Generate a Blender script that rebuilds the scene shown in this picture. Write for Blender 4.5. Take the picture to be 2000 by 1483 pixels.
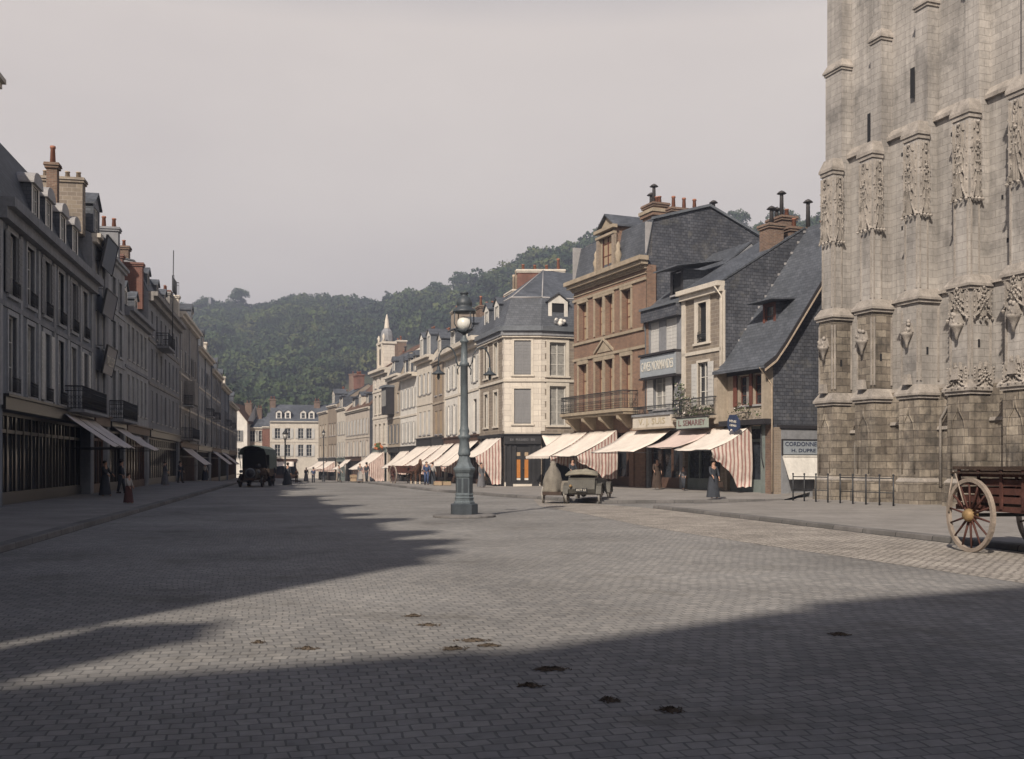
import bpy, bmesh, math, random
from mathutils import Vector, Matrix
R = math.radians
random.seed(7)
for o in list(bpy.data.objects): bpy.data.objects.remove(o)
SC = bpy.context.scene
COL = SC.collection

# ---------------------------------------------------------------- camera
CAMZ, FPX, HY = 1.7, 2000.0, 905.0      # eye height, focal length and horizon row measured on the 2000 px wide plate
cam = bpy.data.cameras.new('camera'); camo = bpy.data.objects.new('camera', cam); COL.objects.link(camo)
camo.location = (0, 0, CAMZ); camo.rotation_euler = (R(90), 0, 0)
cam.sensor_width = 36; cam.lens = 36.0
cam.shift_y = (HY - 741.5) / 2000
cam.clip_start = 0.1; cam.clip_end = 5000
SC.camera = camo
# ---------------------------------------------------------------- sky and sun
TRAV = Vector((0.39 * math.cos(R(38)), 0.92 * math.cos(R(38)), -math.sin(R(38)))).normalized()
w = bpy.data.worlds.new('World'); SC.world = w; w.use_nodes = True
nt = w.node_tree; nt.nodes.clear()
sky = nt.nodes.new('ShaderNodeTexSky'); sky.sky_type = 'NISHITA'; sky.sun_disc = False
sky.sun_elevation = R(38); sky.sun_rotation = math.atan2(-0.39, -0.92)
sky.air_density = 1.0; sky.dust_density = 4.0; sky.ozone_density = 1.0
hs = nt.nodes.new('ShaderNodeHueSaturation'); hs.inputs['Saturation'].default_value = 1.45; hs.inputs['Value'].default_value = 0.45
veil = nt.nodes.new('ShaderNodeMix'); veil.data_type = 'RGBA'
tcw = nt.nodes.new('ShaderNodeTexCoord'); sp = nt.nodes.new('ShaderNodeSeparateXYZ'); mr = nt.nodes.new('ShaderNodeMapRange')   # the pale haze lies along the horizon and thins towards the zenith
mr.inputs['From Min'].default_value = .39; mr.inputs['From Max'].default_value = .54; mr.inputs['To Min'].default_value = .90; mr.inputs['To Max'].default_value = .0
cn = nt.nodes.new('ShaderNodeTexNoise'); cn.inputs['Scale'].default_value = 2.2; cn.inputs['Detail'].default_value = 5; cn.inputs['Roughness'].default_value = .55     # faint uneven haze
cm = nt.nodes.new('ShaderNodeMapping'); cm.inputs['Scale'].default_value = (1, 1, 2.6)
cr = nt.nodes.new('ShaderNodeMix'); cr.data_type = 'RGBA'; cr.inputs[6].default_value = (5.35, 4.75, 4.35, 1); cr.inputs[7].default_value = (6.15, 5.50, 4.95, 1)
cq = nt.nodes.new('ShaderNodeMapRange'); cq.inputs['From Min'].default_value = .3; cq.inputs['From Max'].default_value = .7
bg = nt.nodes.new('ShaderNodeBackground'); bg.inputs[1].default_value = 0.12
wo = nt.nodes.new('ShaderNodeOutputWorld')
for a_, b_ in ((tcw.outputs['Generated'], cm.inputs[0]), (cm.outputs[0], cn.inputs['Vector']), (cn.outputs[0], cq.inputs['Value']), (cq.outputs[0], cr.inputs[0]), (tcw.outputs['Generated'], sp.inputs[0]), (sp.outputs[2], mr.inputs['Value']), (mr.outputs[0], veil.inputs[0]),
               (cr.outputs[2], veil.inputs[7]), (sky.outputs[0], hs.inputs['Color']), (hs.outputs[0], veil.inputs[6]), (veil.outputs[2], bg.inputs[0]), (bg.outputs[0], wo.inputs[0])): nt.links.new(a_, b_)
sl = bpy.data.lights.new('sun', 'SUN'); sl.energy = 4.8; sl.angle = R(1.0); sl.color = (1.0, 0.90, 0.78)
so = bpy.data.objects.new('sun', sl); COL.objects.link(so); so.location = (-30, -60, 60)
so.rotation_euler = TRAV.to_track_quat('-Z', 'Y').to_euler()
SC.view_settings.view_transform = 'Standard'; SC.view_settings.look = 'None'
SC.view_settings.exposure = 0.32; SC.view_settings.gamma = 1.0
SC.cycles.max_bounces = 5; SC.cycles.volume_bounces = 0; SC.cycles.transparent_max_bounces = 4
SC.cycles.volume_step_rate = 8

# ---------------------------------------------------------------- materials
def _base(name, rough, metal=0.0, spec=0.25):
    m = bpy.data.materials.new(name); m.use_nodes = True; t = m.node_tree; t.nodes.clear()
    o = t.nodes.new('ShaderNodeOutputMaterial'); p = t.nodes.new('ShaderNodeBsdfPrincipled')
    t.links.new(p.outputs[0], o.inputs[0])
    p.inputs['Roughness'].default_value = rough; p.inputs['Metallic'].default_value = metal
    p.inputs['Specular IOR Level'].default_value = spec
    return m, t, p
def _n(t, kind, **k):
    n = t.nodes.new(kind)
    for a, b in k.items(): setattr(n, a, b)
    return n
def _noise(t, vec, scale, detail=4, rough=0.6):
    n = _n(t, 'ShaderNodeTexNoise'); n.inputs['Scale'].default_value = scale
    n.inputs['Detail'].default_value = detail; n.inputs['Roughness'].default_value = rough
    t.links.new(vec, n.inputs['Vector']); return n
def _mult(t, col, fac_out, lo, hi):
    r = _n(t, 'ShaderNodeMapRange'); r.inputs['From Min'].default_value = 0.28; r.inputs['From Max'].default_value = 0.72
    r.inputs['To Min'].default_value = lo; r.inputs['To Max'].default_value = hi
    t.links.new(fac_out, r.inputs['Value'])
    x = _n(t, 'ShaderNodeMix', data_type='RGBA', blend_type='MULTIPLY'); x.inputs[0].default_value = 1
    t.links.new(col, x.inputs[6]); t.links.new(r.outputs[0], x.inputs[7]); return x.outputs[2]
def _bump(t, p, h, s, d=0.02):
    b = _n(t, 'ShaderNodeBump'); b.inputs['Strength'].default_value = s; b.inputs['Distance'].default_value = d
    t.links.new(h, b.inputs['Height']); t.links.new(b.outputs[0], p.inputs['Normal'])
def mat(name, col, rough=0.85, var=0.2, scale=1.2, bump=0.2, metal=0.0, spec=0.25, streak=0.0):
    m, t, p = _base(name, rough, metal, spec)
    tc = _n(t, 'ShaderNodeTexCoord'); ob = tc.outputs['Object']
    rgb = _n(t, 'ShaderNodeRGB'); rgb.outputs[0].default_value = (*col, 1); c = rgb.outputs[0]
    n1 = _noise(t, ob, scale); n2 = _noise(t, ob, scale * 9, 5)
    c = _mult(t, c, n1.outputs[0], 1 - var, 1 + var * 0.6); c = _mult(t, c, n2.outputs[0], 1 - var * 0.7, 1 + var * 0.45)
    if streak:
        mp = _n(t, 'ShaderNodeMapping'); mp.inputs['Scale'].default_value = (3.5, 3.5, 0.22); t.links.new(ob, mp.inputs[0])
        n3 = _noise(t, mp.outputs[0], 1.3, 5); c = _mult(t, c, n3.outputs[0], 1 - streak, 1.05)
    t.links.new(c, p.inputs['Base Color'])
    if bump: _bump(t, p, n2.outputs[0], bump)
    return m
def bmat(name, c1, c2, mortar, bw, bh, ms=0.012, warp2=0.0, rough=0.9, var=0.3, scale=0.5, bump=0.5, flat=False, off=0.5, streak=0.15, warp=0.0, dist=0.02, patch=None):
    m, t, p = _base(name, rough)
    tc = _n(t, 'ShaderNodeTexCoord'); ob = tc.outputs['Object']
    s = _n(t, 'ShaderNodeSeparateXYZ'); src = ob
    if warp:
        nw = _noise(t, ob, 2.2, 2); vm = _n(t, 'ShaderNodeVectorMath', operation='SCALE'); vm.inputs['Scale'].default_value = warp
        va = _n(t, 'ShaderNodeVectorMath', operation='ADD'); t.links.new(nw.outputs['Color'], vm.inputs[0])
        t.links.new(vm.outputs[0], va.inputs[0]); t.links.new(ob, va.inputs[1]); src = va.outputs[0]
    t.links.new(src, s.inputs[0])
    if warp2:
        nw2 = _noise(t, ob, .22, 2); vm2 = _n(t, 'ShaderNodeVectorMath', operation='SCALE'); vm2.inputs['Scale'].default_value = warp2
        va2 = _n(t, 'ShaderNodeVectorMath', operation='ADD'); t.links.new(nw2.outputs['Color'], vm2.inputs[0]); t.links.new(vm2.outputs[0], va2.inputs[0]); t.links.new(src, va2.inputs[1]); t.links.new(va2.outputs[0], s.inputs[0])
    cb = _n(t, 'ShaderNodeCombineXYZ')
    if flat:
        t.links.new(s.outputs[0], cb.inputs[0]); t.links.new(s.outputs[1], cb.inputs[1])
    else:
        ad = _n(t, 'ShaderNodeMath', operation='ADD'); t.links.new(s.outputs[0], ad.inputs[0]); t.links.new(s.outputs[1], ad.inputs[1])
        t.links.new(ad.outputs[0], cb.inputs[0]); t.links.new(s.outputs[2], cb.inputs[1])
    b = _n(t, 'ShaderNodeTexBrick'); b.offset = off; t.links.new(cb.outputs[0], b.inputs['Vector'])
    b.inputs['Color1'].default_value = (*c1, 1); b.inputs['Color2'].default_value = (*c2, 1); b.inputs['Mortar'].default_value = (*mortar, 1)
    b.inputs['Scale'].default_value = 1; b.inputs['Mortar Size'].default_value = ms; b.inputs['Mortar Smooth'].default_value = 0.3
    b.inputs['Brick Width'].default_value = bw; b.inputs['Row Height'].default_value = bh
    n1 = _noise(t, ob, scale, 5); n2 = _noise(t, ob, 7, 5)
    c = b.outputs['Color']
    if patch:
        n4 = _noise(t, ob, patch[1], 5, 0.65); rr = _n(t, 'ShaderNodeMapRange'); rr.inputs['From Min'].default_value = patch[2]; rr.inputs['From Max'].default_value = patch[2] + 0.12
        rr.inputs['To Max'].default_value = patch[3]
        t.links.new(n4.outputs[0], rr.inputs['Value']); x = _n(t, 'ShaderNodeMix', data_type='RGBA'); t.links.new(rr.outputs[0], x.inputs[0])
        t.links.new(c, x.inputs[6]); x.inputs[7].default_value = (*patch[0], 1); c = x.outputs[2]
    c = _mult(t, c, n1.outputs[0], 1 - var, 1 + var * 0.6)
    c = _mult(t, c, n2.outputs[0], 1 - var * 0.5, 1 + var * 0.4)
    if streak:
        mp = _n(t, 'ShaderNodeMapping'); mp.inputs['Scale'].default_value = (2.5, 2.5, 0.16); t.links.new(ob, mp.inputs[0])
        n3 = _noise(t, mp.outputs[0], 1.0, 5); c = _mult(t, c, n3.outputs[0], 1 - streak, 1.05)
    t.links.new(c, p.inputs['Base Color'])
    iv = _n(t, 'ShaderNodeMath', operation='MULTIPLY_ADD'); iv.inputs[1].default_value = -1; iv.inputs[2].default_value = 1
    t.links.new(b.outputs['Fac'], iv.inputs[0])
    ad2 = _n(t, 'ShaderNodeMath', operation='MULTIPLY_ADD'); ad2.inputs[1].default_value = 0.5; t.links.new(n2.outputs[0], ad2.inputs[0]); t.links.new(iv.outputs[0], ad2.inputs[2])
    _bump(t, p, ad2.outputs[0], bump, dist)
    return m
def stripemat(name, c1, c2, axis, freq, duty=0.5):
    m, t, p = _base(name, 0.95)
    tc = _n(t, 'ShaderNodeTexCoord'); s = _n(t, 'ShaderNodeSeparateXYZ'); t.links.new(tc.outputs['Object'], s.inputs[0])
    n = _noise(t, tc.outputs['Object'], 1.5, 2); a = _n(t, 'ShaderNodeMath', operation='MULTIPLY_ADD'); a.inputs[1].default_value = 0.10
    t.links.new(n.outputs[0], a.inputs[0]); t.links.new(s.outputs[axis], a.inputs[2])
    mu = _n(t, 'ShaderNodeMath', operation='MULTIPLY'); mu.inputs[1].default_value = freq; t.links.new(a.outputs[0], mu.inputs[0])
    fr = _n(t, 'ShaderNodeMath', operation='FRACT'); t.links.new(mu.outputs[0], fr.inputs[0])
    gt = _n(t, 'ShaderNodeMath', operation='GREATER_THAN'); gt.inputs[1].default_value = duty; t.links.new(fr.outputs[0], gt.inputs[0])
    x = _n(t, 'ShaderNodeMix', data_type='RGBA'); t.links.new(gt.outputs[0], x.inputs[0]); x.inputs[6].default_value = (*c1, 1); x.inputs[7].default_value = (*c2, 1)
    c = _mult(t, x.outputs[2], _noise(t, tc.outputs['Object'], 2.5).outputs[0], 0.75, 1.1)
    t.links.new(c, p.inputs['Base Color']); return m

M = {}
M['stone'] = bmat('church limestone', (.465,.435,.405), (.395,.37,.345), (.25,.23,.21), .52, .28, .008, var=.30, scale=.30, bump=.45, streak=.38, warp=.04, patch=((.19,.18,.17), .5, .54, .6))
M['stone_low'] = bmat('weathered church limestone', (.40,.35,.285), (.20,.17,.14), (.15,.13,.11), .56, .30, .012, var=.5, scale=.7, warp=.06, bump=.9, streak=.45, dist=.04, patch=((.10,.09,.08), .8, .53, .75))
M['stone_trim'] = mat('church moulding stone', (.37,.335,.30), var=.35, scale=2, bump=.5, streak=.25)
M['hole'] = mat('dark recess', (.02,.02,.022), var=.1, bump=0)
M['brick'] = bmat('ochre red brick', (.27,.155,.105), (.19,.11,.08), (.27,.22,.17), .23, .075, .011, var=.22, bump=.3)
M['brick_red'] = bmat('chimney red brick', (.22,.085,.06), (.155,.065,.05), (.2,.16,.14), .23, .075, .011, var=.25, bump=.3)
M['brick_brown'] = bmat('chimney brown brick', (.20,.125,.09), (.14,.09,.07), (.2,.17,.14), .23, .08, .012, var=.35, bump=.4)
M['brick_grey'] = bmat('tan grey brick', (.28,.235,.185), (.21,.175,.145), (.34,.30,.26), .42, .20, .014, var=.2, bump=.3)
M['brick_tan'] = bmat('tan brick', (.30,.24,.18), (.24,.19,.15), (.32,.28,.24), .23, .08, .011, var=.2, bump=.3)
M['cream_stone'] = bmat('cream dressed stone', (.62,.57,.50), (.56,.51,.45), (.34,.30,.27), .78, .38, .012, var=.15, bump=.3, streak=.12)
M['cream'] = mat('cream painted stone', (.57,.52,.45), var=.16, scale=1.5, bump=.15, streak=.12)
M['white'] = mat('white limewash', (.70,.67,.62), var=.16, scale=.9, bump=.15, streak=.18)
M['white2'] = mat('pinkish plaster', (.52,.46,.40), var=.2, scale=.9, bump=.15, streak=.2)
M['plaster_tan'] = mat('tan plaster', (.40,.34,.27), var=.22, scale=.8, bump=.2, streak=.22)
M['plaster_grey'] = mat('grey plaster', (.25,.255,.27), var=.22, scale=.8, bump=.2, streak=.22)  # darkened and blued so the left row's shade sits in the colour; shared elsewhere
M['plaster_blue'] = mat('bluish grey plaster', (.20,.215,.245), var=.22, scale=.8, bump=.2, streak=.22)  # left row walls: blue shade mixed into the plaster colour
M['dun'] = mat('dun plaster', (.28,.265,.25), var=.28, scale=.8, bump=.2, streak=.3)  # tan plaster darkened in colour to deepen the shade on left row walls
M['ash'] = mat('ash grey limewash', (.38,.385,.395), var=.25, scale=.8, bump=.2, streak=.3)  # pale limewash darkened in colour, shade for left row fronts and trim
M['buff'] = mat('buff stone trim', (.36,.30,.225), var=.25, scale=2, bump=.2, streak=.15)
M['slate'] = bmat('roof slate', (.115,.125,.145), (.08,.088,.102), (.045,.05,.058), .30, .16, .010, rough=.6, var=.3, scale=.4, bump=.4, streak=.12)
M['slate_wall'] = bmat('slate hung wall', (.125,.13,.148), (.072,.078,.095), (.035,.038,.045), .26, .17, .012, rough=.75, var=.4, scale=.6, bump=.6, streak=.25, warp=.03, patch=((.17,.165,.15), .8, .58, .55))
M['tile'] = bmat('brown clay tile', (.19,.115,.085), (.13,.08,.062), (.07,.045,.035), .20, .14, .012, var=.35, scale=.5, bump=.5)
M['zinc'] = mat('zinc sheet', (.16,.175,.195), rough=.5, var=.25, bump=.05, metal=.3)
M['iron'] = mat('wrought iron', (.03,.032,.036), rough=.55, var=.15, bump=0, spec=.4)
M['lamp_paint'] = mat('green grey lamp paint', (.13,.155,.17), rough=.5, var=.3, scale=3, bump=.1, spec=.4, streak=.2)
M['lamp_dark'] = mat('dark lamp paint', (.055,.065,.075), rough=.5, var=.3, scale=3, bump=.1, spec=.4)
M['opal'] = mat('opal glass', (.68,.67,.62), rough=.25, var=.08, bump=0, spec=.5)
M['glass'] = mat('window glass', (.035,.04,.048), rough=.12, var=.5, scale=1.0, bump=0, spec=.6)
M['curtain'] = mat('pane with lace curtain', (.30,.29,.27), rough=.35, var=.35, scale=4, bump=0, spec=.5)
M['frame_white'] = mat('white window paint', (.58,.56,.52), rough=.6, var=.12, bump=.05)
M['frame_brown'] = mat('red brown woodwork', (.14,.055,.04), rough=.6, var=.2, bump=.05)
M['frame_dark'] = mat('dark woodwork', (.035,.033,.036), rough=.5, var=.2, bump=.05)
M['blind_tan'] = mat('tan window blind', (.36,.27,.18), rough=.8, var=.15, bump=.05)
M['shut_grey'] = mat('grey shutter paint', (.20,.20,.205), rough=.7, var=.15, bump=.05)
M['shut_white'] = mat('pale shutter paint', (.50,.49,.47), rough=.7, var=.15, bump=.05)
M['shop_black'] = mat('black shopfront paint', (.028,.028,.030), rough=.35, var=.3, bump=.05, spec=.5)
M['shop_brown'] = mat('brown shopfront paint', (.10,.06,.045), rough=.5, var=.3, bump=.05)
M['shop_green'] = mat('grey green shop paint', (.17,.20,.19), rough=.5, var=.25, bump=.05)
M['door_orange'] = mat('varnished door panel', (.42,.17,.045), rough=.4, var=.15, bump=.05)
M['cloth'] = mat('unbleached awning canvas', (.72,.65,.58), rough=.95, var=.16, scale=.9, bump=.1)
M['cloth2'] = mat('pinkish awning canvas', (.62,.50,.45), rough=.95, var=.12, scale=.9, bump=.1)
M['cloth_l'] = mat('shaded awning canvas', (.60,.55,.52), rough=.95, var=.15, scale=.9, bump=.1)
M['stripe_y'] = stripemat('red striped curtain', (.62,.54,.48), (.36,.20,.175), 1, 4.6, .56)
M['stripe_x'] = stripemat('red striped awning', (.66,.57,.48), (.33,.11,.09), 0, 2.2, .6)
M['pot'] = mat('terracotta pot', (.33,.15,.10), var=.2, scale=4, bump=.1)
M['pot_pale'] = mat('pale chimney pot', (.42,.34,.26), var=.25, scale=4, bump=.1)
M['pipe'] = mat('sooty stove pipe', (.07,.065,.065), rough=.6, var=.3, bump=.05, metal=.3)
M['lead'] = mat('lead flashing', (.34,.33,.33), rough=.6, var=.2, bump=.05)
M['sett'] = bmat('paving setts', (.300,.286,.268), (.225,.219,.212), (.150,.148,.145), .150, .145, .009, warp2=.55, rough=.85, var=.34, scale=.22, bump=.6, flat=True, streak=0, warp=.09, dist=.02, patch=((.15,.14,.125), .5, .56, .6))
M['cobble'] = bmat('pale gutter cobbles', (.46,.42,.37), (.33,.30,.27), (.20,.18,.16), .17, .14, .022, rough=.9, var=.35, scale=.8, bump=.9, flat=True, streak=0, warp=.16, dist=.03)
M['macadam'] = mat('trodden gravel pavement', (.25,.235,.22), rough=.95, var=.22, scale=.6, bump=.5)
M['kerb'] = bmat('granite kerb stone', (.19,.18,.175), (.14,.135,.13), (.05,.05,.05), 1.0, 5.0, .012, var=.3, bump=.3)
M['earth'] = mat('grassy earth', (.06,.065,.035), var=.4, scale=.05, bump=.3)
M['gold'] = mat('faded gold letters', (.42,.36,.25), rough=.6, var=.1, bump=0)
M['pale_letter'] = mat('pale letters', (.60,.57,.50), rough=.6, var=.1, bump=0)
M['grey_letter'] = mat('tarnished letters', (.20,.20,.21), rough=.6, var=.1, bump=0)
M['red_letter'] = mat('dull red letters', (.18,.10,.10), rough=.6, var=.1, bump=0)
M['dark_letter'] = mat('dark blue letters', (.04,.05,.09), rough=.6, var=.1, bump=0)
M['sign_grey'] = mat('grey blue sign board', (.30,.33,.36), rough=.6, var=.15, bump=.05)
M['sign_green'] = mat('pale green sign board', (.33,.37,.33), rough=.6, var=.15, bump=.05)
M['sign_blue'] = mat('deep blue enamel', (.035,.05,.10), rough=.35, var=.15, bump=0, spec=.5)
M['wood_red'] = mat('worn red cart paint', (.095,.042,.034), rough=.7, var=.4, scale=3, bump=.3)
M['wood_dark'] = mat('dark old wood', (.065,.045,.035), rough=.8, var=.4, scale=3, bump=.3)
M['wheel_tan'] = mat('dusty wheel rim', (.30,.25,.21), rough=.8, var=.3, scale=3, bump=.2)
M['wheel_pale'] = mat('dusty pale tyre', (.33,.31,.28), rough=.9, var=.2, scale=5, bump=.1)
M['brass'] = mat('dull brass hub', (.30,.20,.10), rough=.6, var=.3, bump=.1, metal=.2)
M['tarp'] = mat('dusty tarpaulin', (.21,.19,.16), rough=.95, var=.3, scale=3, bump=.5)
M['car_body'] = mat('dusty olive car paint', (.085,.08,.068), rough=.6, var=.3, scale=3, bump=.1, spec=.4)
M['hood_tan'] = mat('tan folded hood', (.24,.22,.175), rough=.9, var=.25, scale=5, bump=.4)
M['hood_green'] = mat('green grey lorry canvas', (.12,.15,.14), rough=.9, var=.2, scale=2, bump=.2)
M['skin'] = mat('skin', (.42,.25,.18), rough=.6, var=.08, bump=0)
M['coat_dark'] = mat('dark coat', (.045,.05,.06), rough=.95, var=.25, scale=6, bump=.1)
M['coat_blue'] = mat('blue smock', (.05,.075,.15), rough=.95, var=.25, scale=6, bump=.1)
M['apron'] = mat('pale apron', (.38,.36,.34), rough=.95, var=.15, scale=6, bump=.1)
M['dress_grey'] = mat('grey dress', (.14,.14,.15), rough=.95, var=.2, scale=6, bump=.1)
M['hair'] = mat('dark hair', (.03,.022,.018), rough=.8, var=.2, bump=.1)
M['horse'] = mat('bay horse coat', (.09,.045,.028), rough=.7, var=.25, scale=2, bump=.1)
M['horse_white'] = mat('white horse feet', (.45,.38,.30), rough=.8, var=.1, bump=.1)
M['leaf'] = mat('plant leaves', (.07,.10,.035), rough=.7, var=.4, scale=8, bump=0)
M['flower'] = mat('pale petals', (.55,.50,.46), rough=.8, var=.2, scale=9, bump=0)
M['red_cloth'] = mat('dull red cloth', (.10,.05,.048), rough=.9)
M['flower_red'] = mat('orange petals', (.42,.14,.06), rough=.8, var=.2, scale=9, bump=0)
M['dung'] = mat('trampled straw and dung', (.105,.082,.062), rough=.95, var=.4, scale=9, bump=.6)
M['bark'] = mat('bark', (.07,.055,.045), var=.3, scale=2, bump=.4)
def forestmat(name, c1, c2, c3):
    m, t, p = _base(name, .85)
    tc = _n(t, 'ShaderNodeTexCoord')
    n = _noise(t, tc.outputs['Object'], .045, 3, .55); n2 = _noise(t, tc.outputs['Object'], .35, 4)
    r = _n(t, 'ShaderNodeValToRGB'); e = r.color_ramp.elements
    e[0].position = .36; e[0].color = (*c1, 1); e[1].position = .64; e[1].color = (*c3, 1)
    k = e.new(.5); k.color = (*c2, 1)
    ad = _n(t, 'ShaderNodeMath', operation='MULTIPLY_ADD'); ad.inputs[1].default_value = .55; ad.inputs[2].default_value = 0
    t.links.new(n2.outputs[0], ad.inputs[0]); ad3 = _n(t, 'ShaderNodeMath', operation='MULTIPLY_ADD'); ad3.inputs[1].default_value = .45
    t.links.new(n.outputs[0], ad3.inputs[0]); t.links.new(ad.outputs[0], ad3.inputs[2]); t.links.new(ad3.outputs[0], r.inputs[0])
    t.links.new(r.outputs[0], p.inputs['Base Color']); return m
M['forest'] = forestmat('woodland foliage', (.018,.036,.016), (.034,.056,.022), (.070,.078,.030))
M['forest_dark'] = forestmat('dark woodland foliage', (.010,.022,.012), (.020,.038,.018), (.038,.052,.022))
M['forest_light'] = forestmat('light woodland foliage', (.035,.058,.020), (.060,.085,.028), (.100,.100,.036))

# ---------------------------------------------------------------- object helpers
def tag(o, label=None, cat=None, group=None, kind=None):
    if label: o['label'] = label
    if cat: o['category'] = cat
    if group: o['group'] = group
    if kind: o['kind'] = kind
    return o
def empty(name, loc, rz=0, label=None, cat=None, group=None):
    o = bpy.data.objects.new(name, None); COL.objects.link(o); o.location = loc; o.rotation_euler = (0, 0, rz); o.empty_display_size = .3
    return tag(o, label, cat, group)
def link(name, me, parent=None, loc=None):
    o = bpy.data.objects.new(name, me); COL.objects.link(o)
    if parent: o.parent = parent
    if loc: o.location = loc
    return o
class MB:
    def __init__(s): s.v = []; s.f = []; s.m = []; s.mats = []; s.smooth = []
    def mi(s, m):
        m = M[m] if isinstance(m, str) else m
        if m not in s.mats: s.mats.append(m)
        return s.mats.index(m)
    def add(s, vs, fs, m, smooth=False):
        k = len(s.v); s.v += [tuple(v) for v in vs]; i = s.mi(m)
        for f in fs: s.f.append(tuple(k + a for a in f)); s.m.append(i); s.smooth.append(smooth)
    def quad(s, a, b, c, d, m): s.add([a, b, c, d], [(0, 1, 2, 3)], m)
    def box(s, x0, x1, y0, y1, z0, z1, m, top=0.0):
        t = top
        s.add([(x0,y0,z0),(x1,y0,z0),(x1,y1,z0),(x0,y1,z0),(x0+t,y0+t,z1),(x1-t,y0+t,z1),(x1-t,y1-t,z1),(x0+t,y1-t,z1)],
              [(3,2,1,0),(4,5,6,7),(0,1,5,4),(1,2,6,5),(2,3,7,6),(3,0,4,7)], m)
    def obox(s, c, ax, ay, az, m):
        c, ax, ay, az = map(Vector, (c, ax, ay, az)); vs = []
        for k in (-1, 1):
            for a, b in ((-1,-1),(1,-1),(1,1),(-1,1)): vs.append(c + ax*a + ay*b + az*k)
        s.add(vs, [(3,2,1,0),(4,5,6,7),(0,1,5,4),(1,2,6,5),(2,3,7,6),(3,0,4,7)], m)
    def prism(s, poly, lo, hi, m, axis='z', cap=True):
        n = len(poly)
        def P(a, b, c): return {'z': (a, b, c), 'x': (c, a, b), 'y': (a, c, b)}[axis]
        vs = [P(a, b, lo) for a, b in poly] + [P(a, b, hi) for a, b in poly]
        fs = [(i, (i+1) % n, n + (i+1) % n, n + i) for i in range(n)]
        if cap: fs += [tuple(range(n))[::-1], tuple(range(n, 2*n))]
        s.add(vs, fs, m)
    def lathe(s, prof, m, seg=16, c=(0,0,0), smooth=True, axis='z', rot=0):
        vs = []; n = len(prof)
        for r, z in prof:
            for k in range(seg):
                a = 2*math.pi*(k + rot)/seg; x, y = r*math.cos(a), r*math.sin(a)
                p = {'z': (x, y, z), 'x': (z, x, y), 'y': (x, z, y)}[axis]
                vs.append((c[0]+p[0], c[1]+p[1], c[2]+p[2]))
        fs = [(i*seg+k, i*seg+(k+1) % seg, (i+1)*seg+(k+1) % seg, (i+1)*seg+k) for i in range(n-1) for k in range(seg)]
        fs += [tuple(range(seg))[::-1], tuple(range((n-1)*seg, n*seg))]
        s.add(vs, fs, m, smooth)
    def tube(s, pts, r, m, seg=6):
        pts = [Vector(p) for p in pts]; rr = r if isinstance(r, (list, tuple)) else [r]*len(pts); vs = []
        for i, p in enumerate(pts):
            d = (pts[min(i+1, len(pts)-1)] - pts[max(i-1, 0)]).normalized()
            a = d.cross(Vector((0,0,1)) if abs(d.z) < .9 else Vector((1,0,0))).normalized(); b = d.cross(a)
            for k in range(seg):
                t = 2*math.pi*k/seg; vs.append(p + (a*math.cos(t) + b*math.sin(t))*rr[i])
        fs = [(i*seg+k, i*seg+(k+1) % seg, (i+1)*seg+(k+1) % seg, (i+1)*seg+k) for i in range(len(pts)-1) for k in range(seg)]
        fs += [tuple(range(seg)), tuple(range((len(pts)-1)*seg, len(pts)*seg))[::-1]]
        s.add(vs, fs, m, True)
    def ball(s, c, r, m, seg=10, sz=1.0):
        n = max(4, seg//2+1); s.lathe([(max(1e-3, r*math.sin(math.pi*i/n)), -r*sz*math.cos(math.pi*i/n)) for i in range(n+1)], m, seg, c)
    def mesh(s, name, fix=True):
        me = bpy.data.meshes.new(name); me.from_pydata(s.v, [], s.f)
        for m in s.mats: me.materials.append(m)
        me.polygons.foreach_set('material_index', s.m); me.polygons.foreach_set('use_smooth', s.smooth); me.update()
        if fix and len(s.f) < 60000:
            bm = bmesh.new(); bm.from_mesh(me); bmesh.ops.recalc_face_normals(bm, faces=bm.faces); bm.to_mesh(me); bm.free()
        return me
    def build(s, name, parent=None, loc=None, fix=True): return link(name, s.mesh(name, fix), parent, loc)
def textmesh(txt, size, m, parent, loc, rot=(R(90), 0, 0), name='lettering', xs=1.0, ext=.008, width=None):
    c = bpy.data.curves.new('t', 'FONT'); c.body = txt; c.size = size; c.align_x = 'CENTER'; c.align_y = 'CENTER'; c.extrude = ext; c.offset = size*.004; c.resolution_u = 2
    o = bpy.data.objects.new('t', c); COL.objects.link(o); bpy.context.view_layer.update()
    me = bpy.data.meshes.new_from_object(o.evaluated_get(bpy.context.evaluated_depsgraph_get()))
    bpy.data.objects.remove(o); me.materials.clear(); me.materials.append(M[m]); me.name = name
    if width:
        w0 = max(v.co.x for v in me.vertices) - min(v.co.x for v in me.vertices); xs = width / w0
    for v in me.vertices: v.co.x *= xs
    q = link(name, me, parent, loc); q.rotation_euler = rot; return q
def skinned(name, verts, edges, rad, m, parent=None, sub=1, loc=None):
    me = bpy.data.meshes.new(name); me.from_pydata(verts, edges, []); o = bpy.data.objects.new(name, me); COL.objects.link(o)
    o.modifiers.new('s', 'SKIN'); sv = me.skin_vertices[0].data
    for i, r in enumerate(rad): sv[i].radius = (r, r) if not isinstance(r, tuple) else r
    sv[0].use_root = True
    if sub: ss = o.modifiers.new('u', 'SUBSURF'); ss.levels = sub; ss.render_levels = sub
    bpy.context.view_layer.update()
    nm = bpy.data.meshes.new_from_object(o.evaluated_get(bpy.context.evaluated_depsgraph_get())); bpy.data.objects.remove(o)
    nm.materials.clear(); nm.materials.append(M[m]); nm.polygons.foreach_set('use_smooth', [True]*len(nm.polygons)); nm.name = name
    nm.polygons.foreach_set('material_index', [0]*len(nm.polygons))
    return link(name, nm, parent, loc)
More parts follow.
